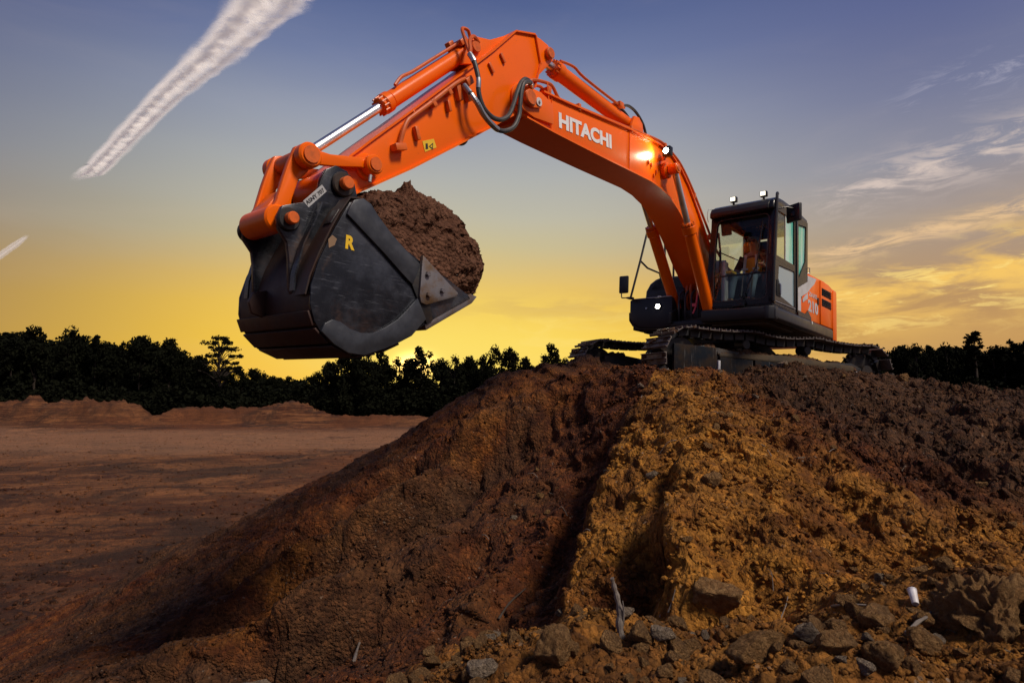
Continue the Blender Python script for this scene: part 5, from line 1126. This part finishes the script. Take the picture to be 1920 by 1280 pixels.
def proto_tree(kind, seed):
    """unit tree: 1 high"""
    r_ = np.random.default_rng(seed); cs = []; limbs = []
    if kind in ('broad', 'loose', 'dome'):
        k = {'broad': 74, 'loose': 52, 'dome': 120}[kind]
        for i in range(k):
            t = r_.random(); a = r_.random() * 6.283
            z = .10 + .86 * t; w = .30 * math.sin(math.pi * min(1, max(.0, (t * .93 + .06))) ** .8) ** .6
            if kind == 'dome': w = .42 * math.sqrt(max(0, 1 - max(0, (t - .35) / .66) ** 2))
            rr_ = w * math.sqrt(r_.random()) * r_.uniform(.8, 1.12)
            cs.append(((rr_ * math.cos(a), rr_ * math.sin(a), z), r_.uniform(.6, 1.3)))
            if i % 4 == 0: limbs.append((rr_ * math.cos(a), rr_ * math.sin(a), z))
        q = leaf_cloud(cs, 80 if kind != 'loose' else 58, .082 if kind != 'loose' else .074, .023, seed + 1)
    elif kind == 'cone':
        for i in range(80):
            t = r_.random() ** 1.2; a = r_.random() * 6.283; z = .08 + .90 * t; w = .21 * (1 - t) ** .75 + .012; rr_ = w * math.sqrt(r_.random())
            cs.append(((rr_ * math.cos(a), rr_ * math.sin(a), z), r_.uniform(.5, 1.1) * (1.15 - .6 * t)))
        q = leaf_cloud(cs, 46, .062, .018, seed + 1)
    elif kind == 'pine':
        for z, w in ((.62, .33), (.70, .36), (.78, .30), (.86, .26), (.93, .20), (.98, .10), (.50, .18), (.36, .12), (.25, .2), (.15, .26), (.08, .28)):
            for j in range(int(5 + w * 16)):
                a = r_.random() * 6.283; rr_ = w * r_.uniform(.3, 1.1)
                cs.append(((rr_ * math.cos(a), rr_ * math.sin(a), z + r_.uniform(-.015, .015)), r_.uniform(.7, 1.2)))
                if z > .4: limbs.append((rr_ * math.cos(a), rr_ * math.sin(a), z - .01))
        q = leaf_cloud(cs, 46, .062, .016, seed + 1, .42)
    else:  # shrub
        for i in range(40):
            a = r_.random() * 6.283; rr_ = .55 * math.sqrt(r_.random()); z = .05 + .85 * r_.random() * (1 - (rr_ / .62) ** 2 * .7)
            cs.append(((rr_ * math.cos(a), rr_ * math.sin(a), z), r_.uniform(.6, 1.2)))
        q = leaf_cloud(cs, 50, .19, .05, seed + 1)
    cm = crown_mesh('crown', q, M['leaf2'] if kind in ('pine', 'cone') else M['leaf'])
    tb_ = MB(); top = .9 if kind != 'shrub' else .4; lean = r_.uniform(-.02, .02, 2)
    tb_.tube([(lean[0] * t * t, lean[1] * t * t, top * t - .01) for t in (0, .25, .5, .75, 1)], .02, 7, rad=[.018, .014, .011, .007, .003])
    for l in limbs:
        z0 = max(.12, l[2] - .16); tb_.tube([(0, 0, z0), (l[0] * .5, l[1] * .5, l[2] - .05), l], .005, 4, rad=[.007, .005, .002])
    t_ = tb_.build('trunk', M['bark']); tm = t_.data; bpy.data.objects.remove(t_)
    return tm, cm
PROTO = {}
for kd, n in (('broad', 3), ('loose', 3), ('dome', 1), ('cone', 2), ('pine', 1), ('shrub', 2)):
    for i in range(n): PROTO.setdefault(kd, []).append(proto_tree(kd, 50 + 7 * i + len(kd)))
def plant(name, kind, px_, ytop, D, label, cat, group=None, wide=1.0, z0=0.0, h=None):
    x = (px_ - 960) / 1166.3 * D; h = h or CAMZ + (725 - ytop) / 1166.3 * D - z0
    tm, cm = PROTO[kind][random.randrange(len(PROTO[kind]))]
    r_ = empty(name, (x, D, z0 - .05), label, cat, group)
    r_.rotation_euler = (0, 0, random.uniform(0, 6.28)); r_.scale = (h * wide, h * wide, h)
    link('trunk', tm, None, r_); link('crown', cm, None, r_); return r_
GW, GR_ = 'trees of the dark wood beyond the field on the left', 'trees of the dark wood behind the mound on the right'
plant('pine_tree', 'pine', 412, 632, 101, 'tall pine with flat layered crown rising clear of the wood left of the bucket', 'pine tree', wide=.92)
plant('round_tree', 'dome', 664, 650, 96, 'dense round-topped tree at the wood edge just under the bucket', 'tree', wide=.98)
plant('sun_tree', 'loose', 790, 648, 100, 'loose-leaved tree with the low sun shining through its edge', 'tree', wide=1.0).name = 'broadleaf_tree'
plant('conical_tree', 'cone', 1831, 616, 84, 'tallest tree on the right, a pointed crown above the mound', 'tree', wide=1.25)
plant('broadleaf_tree', 'loose', 1036, 642, 100, 'small slender tree showing just left of the far crawler track', 'tree', wide=.7)
plant('broadleaf_tree', 'broad', 318, 634, 102, 'oval tree standing alone above the wood left of the layered pine', 'tree', wide=.75)
ORD = ['first', 'second', 'third', 'fourth', 'fifth', 'sixth', 'seventh', 'eighth', 'ninth', 'tenth', 'eleventh', 'twelfth', 'thirteenth', 'fourteenth', 'fifteenth', 'sixteenth', 'seventeenth', 'eighteenth', 'nineteenth', 'twentieth']
LOOK = {'broad': 'full-crowned', 'loose': 'open-crowned', 'cone': 'pointed'}
TREES_L = ((-40, 630, 'broad', 1), (-10, 634, 'broad', .9), (22, 628, 'cone', 1.1), (46, 620, 'broad', .8), (66, 609, 'loose', .8), (98, 640, 'cone', 1), (128, 616, 'loose', .75), (152, 628, 'broad', .8), (178, 624, 'cone', .9), (204, 642, 'broad', .9), (228, 640, 'cone', .9),
                       (262, 632, 'broad', .85), (288, 642, 'loose', .9), (346, 660, 'broad', .9), (372, 668, 'broad', .9), (448, 690, 'broad', .9), (480, 698, 'loose', 1), (512, 706, 'broad', 1), (545, 704, 'loose', .9), (572, 712, 'broad', 1), (596, 696, 'loose', .8),
                       (616, 678, 'loose', .75), (716, 656, 'loose', .8), (744, 672, 'loose', .75), (765, 676, 'loose', .6), (826, 672, 'loose', .8), (852, 668, 'loose', .8), (880, 670, 'broad', .75), (905, 664, 'loose', .7), (926, 650, 'loose', .72), (956, 652, 'loose', .75), (984, 672, 'broad', .8), (1008, 688, 'loose', .8), (1060, 672, 'loose', .7), (1090, 690, 'broad', .9))
for i, (px_, yt, kd, w) in enumerate(TREES_L):
    lb_ = LOOK[kd] + ' dark tree, ' + (ORD[i] + ' skyline crown from the left edge' if i < 20 else ORD[i - 20] + ' skyline crown right of the gap under the bucket')
    plant('broadleaf_tree' if kd != 'cone' else 'conifer_tree', kd, px_, yt, 102 + random.uniform(-2, 4), lb_, 'tree', GW, w)
for i, (px_, yt, kd, w) in enumerate(((1640, 676, 'broad', .8), (1664, 664, 'loose', .8), (1690, 658, 'broad', .8), (1718, 656, 'loose', .8), (1748, 655, 'broad', .8), (1776, 654, 'loose', .7), (1800, 662, 'loose', .7), (1862, 662, 'broad', .8), (1884, 660, 'cone', 1), (1900, 644, 'cone', 1.1), (1926, 642, 'cone', 1.1), (1950, 650, 'broad', 1), (1985, 645, 'loose', 1))):
    plant('broadleaf_tree' if kd != 'cone' else 'conifer_tree', kd, px_, yt - 8, 88 + random.uniform(-2, 3), LOOK[kd] + ' dark tree behind the mound, ' + ORD[i] + ' skyline crown right of the tracks', 'tree', GR_, w)
for i in range(46):
    px_ = -60 + i * 27 + random.uniform(-9, 9)
    yt = np.interp(px_, [-60, 200, 330, 450, 520, 600, 660, 760, 900, 1100], [634, 638, 668, 696, 714, 706, 688, 702, 694, 700]) + random.uniform(-12, 12)
    plant('broadleaf_tree', 'broad', px_, yt, 112 + random.uniform(-3, 4), 'dark tree of the wood across the field, black against the yellow sky', 'tree', GW, 1.35)
for i in range(13):
    plant('broadleaf_tree', 'broad', 1630 + i * 28 + random.uniform(-8, 8), 656 + random.uniform(-8, 10), 95 + random.uniform(-2, 3), 'dark tree of the wood behind the mound, right of the tracks', 'tree', GR_, 1.3)
for i in range(64):
    px_ = -70 + i * 19 + random.uniform(-7, 7)
    plant('shrub', 'shrub', px_, 0, 98.5 + random.uniform(-1.5, 2.5), 'low dark shrub along the foot of the wood', 'shrub', 'shrubs along the foot of the left wood', 1.25, 0, random.uniform(4.2, 6.8))
for i in range(14):
    plant('shrub', 'shrub', 1630 + i * 27 + random.uniform(-7, 7), 0, 83 + random.uniform(-1.5, 2.5), 'low dark shrub at the foot of the right-hand wood', 'shrub', 'shrubs along the foot of the right wood', 1.3, 0, random.uniform(5.5, 7.5))

# ---------------------------------------------------------------- stones, clods and sticks
def rock_mesh(name, seed, sub=3, mat=None, flat=.8, cuts=9, rough=.12):
    r_ = np.random.default_rng(seed); bm = bmesh.new(); bmesh.ops.create_icosphere(bm, subdivisions=sub, radius=1)
    n = np.array([v.co[:] for v in bm.verts]); p = n.copy()
    for _ in range(cuts):      # broken faces
        d = r_.normal(size=3); d /= np.linalg.norm(d); h = r_.uniform(.35, .78); k = p @ d; m_ = k > h
        p[m_] -= np.outer((k[m_] - h) * .9, d)
    nz_ = fbm(p[:, 0] * 1.9 + seed, p[:, 1] * 1.9 + p[:, 2] * 1.3, 4, seed, .55) * rough + billow(p[:, 0] * 4 + p[:, 2] * 3, p[:, 1] * 4 - p[:, 2] * 2, 3, seed + 5) * rough * .4
    p = p * (1 + nz_[:, None]); p[:, 2] *= flat; p[:, 0] *= r_.uniform(.95, 1.3)
    for v, q in zip(bm.verts, p): v.co = q
    for f in bm.faces: f.smooth = True
    for e in bm.edges:
        if e.calc_face_angle(0) > R(24): e.smooth = False
    me = bpy.data.meshes.new(name); bm.to_mesh(me); bm.free()
    if mat: me.materials.append(mat)
    return me
ROCKS = [rock_mesh('rock', 500 + i, 4, M['rock'], rng.uniform(.65, .95)) for i in range(6)]
PALES = [rock_mesh('rock', 530 + i, 4, M['pale'], rng.uniform(.6, .9)) for i in range(3)]
BIG = rock_mesh('boulder', 555, 6, M['rock'], 1.0, 4, .30)
def put_rock(name, xy, size, label, cat='rock', group=None, pale=False, mesh=None, lift=.38, rz=None):
    x, y = xy; z = float(ground_z(np.array([x]), np.array([y]))[0])
    me = mesh or (random.choice(PALES) if pale else random.choice(ROCKS))
    o = link(name, me); o.location = (x, y, z + size * lift); o.scale = (size,) * 3
    o.rotation_euler = (random.uniform(-.5, .5), random.uniform(-.5, .5), random.uniform(0, 6.28) if rz is None else rz)
    return setp(o, label, cat, group)
bo = put_rock('boulder', (1.70, 2.28), .2, 'largest clay boulder, at the right edge of the foreground rubble', 'boulder', mesh=BIG, rz=.4)
bo.location.z = CAMZ - .90; bo.scale = (.17, .19, .215); bo.rotation_euler = (.1, -.15, .4)
put_rock('rock', (-.93, 2.15), .16, 'pale pointed stone at the bottom edge, far left of the other rubble', pale=True).location.z = CAMZ - 1.10
put_rock('rock', (-.80, 2.2), .09, 'small tan stone leaning beside the pale pointed one').location.z = CAMZ - 1.09
put_rock('rock', (0.153, 2.177), .085, 'long brown rock on the near rim below the grey driftwood')
put_rock('rock', (-0.088, 2.209), .065, 'pale rounded stone at the lower left end of the rubble bench', pale=True)
put_rock('rock', (0.807, 2.093), .085, 'dark-sided angular rock at the middle of the foreground rubble')
put_rock('rock', (0.994, 1.981), .068, 'tilted slab-like rock in front of the big clay boulder')
put_rock('rock', (1.36, 2.377), .078, 'rounded knobbly rock left of the curved root')
put_rock('rock', (0.973, 2.112), .065, 'grey weathered rock on the rubble crest', pale=True)
put_rock('rock', (1.181, 2.14), .038, 'small pale square stone below the knobbly rock', pale=True)
put_rock('rock', (1.391, 2.153), .060, 'brown rock tucked between the curved root and the big boulder')
put_rock('rock', (1.136, 1.972), .058, 'low dark rock near the bottom edge left of the big boulder')
put_rock('rock', (0.456, 2.288), .055, 'reddish rock at the foot of the grey driftwood')
put_rock('rock', (0.325, 4.335), .05, 'pale knob of stone above the gully rim', pale=True)
put_rock('rock', (1.157, 5.158), .06, 'pale lump of rock set in the upper yellow bank', pale=True)
put_rock('rock', (1.438, 4.535), .07, 'rounded clay knob bulging from the middle of the yellow bank')
put_rock('rock', (1.092, 3.447), .13, 'broad rounded clay block at the foot of the yellow bank')
n_r = 0
for i in range(900):
    if n_r >= 285: break
    D = random.uniform(1.75, 3.05); px_ = random.uniform(700, 1980)
    x = (px_ - 960) / 1166.3 * D
    if ground_z(np.array([x]), np.array([D]))[0] < CAMZ - 1.62: continue
    s_ = random.choice((.013, .017, .022, .027, .033, .040, .048)) * random.uniform(.8, 1.25)
    put_rock('rock', (x, D), s_, 'loose stone of the rubble lying along the foreground rim', 'rock', 'loose stones on the foreground rim', random.random() < .2); n_r += 1
n_r = 0
for i, (px_, D, s_, pl_) in enumerate(((1228, 8.0, .05, 0), (1200, 7.7, .07, 1), (1352, 8.15, .075, 1), (1300, 8.2, .05, 0), (1468, 8.5, .09, 1), (1500, 8.7, .06, 0), (1545, 8.9, .07, 1), (1420, 8.4, .05, 0), (1690, 9.3, .10, 0), (1595, 9.0, .05, 0), (1508, 8.0, .05, 1))):
    put_rock('rock', ((px_ - 960) / 1166.3 * D, D), s_, ('pale' if pl_ else 'brown') + ' stone at the foot of the near crawler track, at its ' + ('front end' if px_ < 1330 else 'middle' if px_ < 1520 else 'rear end') + ', ' + ('larger' if s_ > .065 else 'smaller') + ' one', 'rock', 'stones along the near track', bool(pl_))
for i in range(70):
    D = random.uniform(3.6, 8.0); px_ = random.uniform(880, 1960)
    put_rock('rock', ((px_ - 960) / 1166.3 * D, D), random.uniform(.018, .05), 'stone half buried in the slope below the excavator', 'rock', 'stones in the slope', random.random() < .3)
def scatter_clods(name, n, fn, smin, smax, mat, label, seed, sub=1):
    r_ = np.random.default_rng(seed); bases = []
    for i in range(10):
        bm = bmesh.new(); bmesh.ops.create_icosphere(bm, subdivisions=sub, radius=1); bm.faces.ensure_lookup_table()
        v = np.array([q.co[:] for q in bm.verts]); f = np.array([[w.index for w in t.verts] for t in bm.faces]); bm.free()
        v = v * (1 + .5 * fbm(v[:, 0] * 1.8 + i * 3, v[:, 1] * 1.8 + v[:, 2], 2, 700 + i))[:, None] * np.array([r_.uniform(.8, 1.3), r_.uniform(.7, 1.1), r_.uniform(.5, .8)])
        bases.append((v, f))
    x, y = fn(r_, n); z = ground_z(x, y); s = smin * (smax / smin) ** (r_.random(len(x)) ** 2.2); Vs = []; Fs = []; o_ = 0
    which = r_.integers(0, 10, len(x)); ang = r_.uniform(0, 6.283, len(x)); tl_ = r_.uniform(-.6, .6, len(x))
    for k in range(10):
        v, f = bases[k]; m_ = np.where(which == k)[0]
        if not len(m_): continue
        ca, sa, ct, st_ = np.cos(ang[m_]), np.sin(ang[m_]), np.cos(tl_[m_]), np.sin(tl_[m_])
        X = v[None, :, 0] * ct[:, None] + v[None, :, 2] * st_[:, None]; Z = -v[None, :, 0] * st_[:, None] + v[None, :, 2] * ct[:, None]; Y = np.repeat(v[None, :, 1], len(m_), 0)
        XX = X * ca[:, None] - Y * sa[:, None]; YY = X * sa[:, None] + Y * ca[:, None]
        sc = s[m_][:, None]; P = np.stack([x[m_][:, None] + XX * sc, y[m_][:, None] + YY * sc, z[m_][:, None] + Z * sc + sc * .15], 2)
        F = f[None] + (np.arange(len(m_)) * len(v))[:, None, None] + o_
        Vs.append(P.reshape(-1, 3)); Fs.append(F.reshape(-1, 3)); o_ += P.shape[0] * P.shape[1]
    Vs = np.concatenate(Vs); Fs = np.concatenate(Fs); me = bpy.data.meshes.new(name)
    me.vertices.add(len(Vs)); me.vertices.foreach_set('co', Vs.astype(np.float32).ravel()); me.loops.add(Fs.size); me.loops.foreach_set('vertex_index', Fs.astype(np.int32).ravel())
    me.polygons.add(len(Fs)); me.polygons.foreach_set('loop_start', np.arange(0, Fs.size, 3, dtype=np.int32)); me.polygons.foreach_set('loop_total', np.full(len(Fs), 3, dtype=np.int32)); me.update(calc_edges=True)
    if mat is M['soil']:  # same soil kinds as the ground they lie on
        order = np.concatenate([np.where(which == k)[0] for k in range(10)])
        nv = len(bases[0][0])
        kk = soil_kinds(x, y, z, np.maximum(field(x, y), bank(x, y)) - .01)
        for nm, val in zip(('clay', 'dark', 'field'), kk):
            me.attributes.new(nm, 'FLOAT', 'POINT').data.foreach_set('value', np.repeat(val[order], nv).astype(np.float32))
    return setp(link(name, me, mat), label, None, None, 'stuff')
def wedge(d0, d1, p0, p1, pw=1.0):
    def f(r_, n):
        D = d0 + (d1 - d0) * r_.random(n) ** pw; px_ = r_.uniform(p0, p1, n); return (px_ - 960) / 1166.3 * D, D
    return f
scatter_clods('gravel', 15000, wedge(1.6, 3.3, 600, 2050), .004, .017, M['soil'], 'fine brown gravel between the foreground rocks', 1)
scatter_clods('soil_crumbs', 17000, wedge(3.3, 9.2, 1080, 2050), .006, .034, M['soil'], 'dark crumbled clods over the slope below the excavator', 2)
scatter_clods('soil_crumbs', 17000, wedge(3.4, 9.6, -80, 1120), .006, .030, M['soil'], 'crumbled clods in the gullies of the mound', 3)
scatter_clods('field_litter', 9000, wedge(14, 85, -100, 900, 1.6), .02, .11, M['soil'], 'scattered clods on the flat field', 4)
# sticks
def stick(name, pts, rad, mat, label, cat, group=None, lift=0.0):
    P = []
    for (x, D), up in pts: P.append((x, D, float(ground_z(np.array([x]), np.array([D]))[0]) + up))
    b0 = Vector(P[0]); P = smooth_path([Vector(p) - b0 for p in P], 4); n = len(P)
    o = MB().tube(P, rad, 8, rad=[rad * (1.0 - .55 * i / n) * (1 + .18 * math.sin(i * 1.9)) for i in range(n)]).build(name, mat)
    o.location = b0; return setp(o, label, cat, group)
dx_, dy_ = (0.4, 2.335)
dz_ = float(ground_z(np.array([dx_]), np.array([dy_]))[0])
dw = MB().tube(smooth_path([(0, 0, -.02), (-.012, .01, .05), (-.008, .02, .11), (-.022, .03, .17), (-.038, .035, .215), (-.05, .03, .25)], 4), .02, 9, rad=[.024 * (1 - .028 * i) * (1 + .2 * math.sin(i * 1.7)) for i in range(21)]).tube(smooth_path([(.0, .01, .03), (.012, .0, .10), (.005, -.01, .16)], 4), .008, 6, rad=[.010 - .0009 * i for i in range(9)]).build('driftwood', M['wood'])
dw.location = (dx_, dy_, dz_); dw.scale = (.62, .62, .82); setp(dw, 'grey split driftwood branch standing up against the yellow bank', 'driftwood')
stick('root', [((1.364, 2.219), .02), ((1.437, 2.27), .035), ((1.494, 2.302), .04), ((1.607, 2.437), .05)], .008, M['wood'], 'curved pale root poking out left of the big boulder', 'root')
stick('branch', [((-1.248, 5.088), .02), ((-1.445, 6.088), .04), ((-1.384, 6.126), .05)], .013, M['wood'], 'short bare branch lying on the dark gully floor at lower left', 'branch')
stick('branch', [((-0.107, 5.121), .02), ((-0.022, 5.302), .04), ((0.116, 5.553), .03)], .010, M['bark'], 'thin black branch along the gully below the yellow bank', 'branch')
stick('branch', [((1.484, 2.967), .02), ((1.414, 2.693), .03), ((1.459, 2.633), .02)], .006, M['wood'], 'straight pale stick across the top of the rubble', 'branch')
for i in range(46):
    D = random.uniform(3.4, 8.3); px_ = random.uniform(820, 1930); dp = random.uniform(.05, .16); a = random.uniform(0, 3.14)
    X_ = (px_ - 960) / 1166.3 * D; stick('twig', [((X_, D), .015), ((X_ + dp * .5 * math.cos(a), D + dp * .5 * math.sin(a)), .028), ((X_ + dp * math.cos(a + .2), D + dp * math.sin(a)), .015)], random.uniform(.0022, .005), M['wood'], 'thin pale twig lying on the churned slope', 'twig', 'twigs strewn over the slope')
# a white plastic cup on the rubble
x, y = (1.582, 2.516)
cup = MB().tube([(0, 0, -.045), (0, 0, .0), (0, 0, .045)], .02, 20, rad=[.017, .020, .023]).tube([(0, 0, .043), (0, 0, .048)], .025, 20).build('cup', M['plastic'])
cup.location = (x, y, float(ground_z(np.array([x]), np.array([y]))[0]) + .035); cup.scale = (.72,) * 3; cup.rotation_euler = (R(-50), R(28), 0)
setp(cup, 'crumpled white plastic cup lying on the rubble crest at the right', 'cup')

# ---------------------------------------------------------------- vapour trails
def trail(name, pts, label, seed, k=.34, dens=.95):
    """pts: (px, py, altitude-plane height, half width m)"""
    P = []
    for px_, py_, H, w in pts:
        a, b = (px_ - 960) / 1166.3, (py_ - 640) / 1166.3; th_ = R(4.17)
        v = Vector((a, math.cos(th_) + b * math.sin(th_), math.sin(th_) - b * math.cos(th_))); v *= H / v.z; P.append((v + Vector((0, 0, CAMZ)), w))
    n = 220; m_ = 26; Vv = []; core = []; along = []
    for i in range(n + 1):
        t = i / n * (len(P) - 1); j = min(int(t), len(P) - 2); f = t - j
        c = P[j][0].lerp(P[j + 1][0], f); w = P[j][1] * (1 - f) + P[j + 1][1] * f; d = (P[j + 1][0] - P[j][0]).normalized(); sd = d.cross(Vector((0, 0, 1))).normalized()
        for q in range(m_):
            a = 2 * math.pi * q / m_
            lump = 1 + .13 * mnoise.fractal(Vector((i * .11 + seed, math.cos(a) * 1.3, math.sin(a) * 1.3)), 1, 2, 4)
            Vv.append(c + sd * math.cos(a) * w * lump + Vector((0, 0, 1)) * math.sin(a) * w * k * lump); core.append(abs(math.cos(a))); along.append(i / n)
    F = [(i * m_ + q, i * m_ + (q + 1) % m_, (i + 1) * m_ + (q + 1) % m_, (i + 1) * m_ + q) for i in range(n) for q in range(m_)]
    b0 = P[0][0]; me = bpy.data.meshes.new(name); me.from_pydata([tuple(v - b0) for v in Vv], [], F)
    for nm, val in (('edge', core), ('along', along)): me.attributes.new(nm, 'FLOAT', 'POINT').data.foreach_set('value', np.array(val, np.float32))
    for p in me.polygons: p.use_smooth = True
    mt = bpy.data.materials.new('vapour'); mt.use_nodes = True; g = NT(mt.node_tree)
    v = objco(g); wv = P[-1][1]
    ed = g.n('ShaderNodeAttribute', attribute_name='edge').outputs['Fac']; al = g.n('ShaderNodeAttribute', attribute_name='along').outputs['Fac']
    n1 = g.noise(v, 2.2 / wv, 6, .58, .6); n2 = g.noise(v, 9 / wv, 5, .55, .3)
    # two denser strands with a thinner middle, fraying towards the sides
    strand = g.m('SUBTRACT', 1.0, g.m('MULTIPLY', g.m('ABSOLUTE', g.m('SUBTRACT', ed, .50)), 1.55), clamp=True)
    a_ = g.m('ADD', g.m('MULTIPLY', strand, .95), g.m('MULTIPLY', g.m('SUBTRACT', n1, .5), 1.5))
    a_ = g.m('ADD', a_, g.m('MULTIPLY', g.m('SUBTRACT', n2, .5), .55))
    a_ = g.m('MULTIPLY', g.step(a_, .0, .85), g.m('SUBTRACT', 1.0, g.step(ed, .25, 1.0)))
    a_ = g.m('MULTIPLY', g.m('MULTIPLY', a_, g.step(al, 0, .16)), 1.1 * dens, clamp=True)
    df = g.n('ShaderNodeBsdfDiffuse', ins={0: (.95, .93, .92, 1)}); tl2 = g.n('ShaderNodeBsdfTranslucent', ins={0: (.97, .95, .93, 1), 'Normal': (-.52, .38, -.75)})
    mx0 = g.n('ShaderNodeMixShader', ins={0: .8, 1: df.outputs[0], 2: tl2.outputs[0]}); tr2 = g.n('ShaderNodeBsdfTransparent')
    mx = g.n('ShaderNodeMixShader', ins={0: a_, 1: tr2.outputs[0], 2: mx0.outputs[0]}); g.n('ShaderNodeOutputMaterial', ins={0: mx.outputs[0]})
    o = link(name, me, mt); o.location = b0; return setp(o, label, 'contrail')
trail('contrail', [(132, 337, 800, 16), (178, 318, 800, 44), (310, 180, 800, 44), (420, 85, 800, 56), (515, -15, 800, 74), (590, -110, 800, 80)], 'broad white contrail slanting up across the upper left sky', 3)
trail('contrail', [(54, 440, 800, 10), (30, 458, 800, 24), (-10, 486, 800, 30), (-50, 514, 800, 30)], 'short thin contrail low in the sky at the left edge', 9, dens=.55)
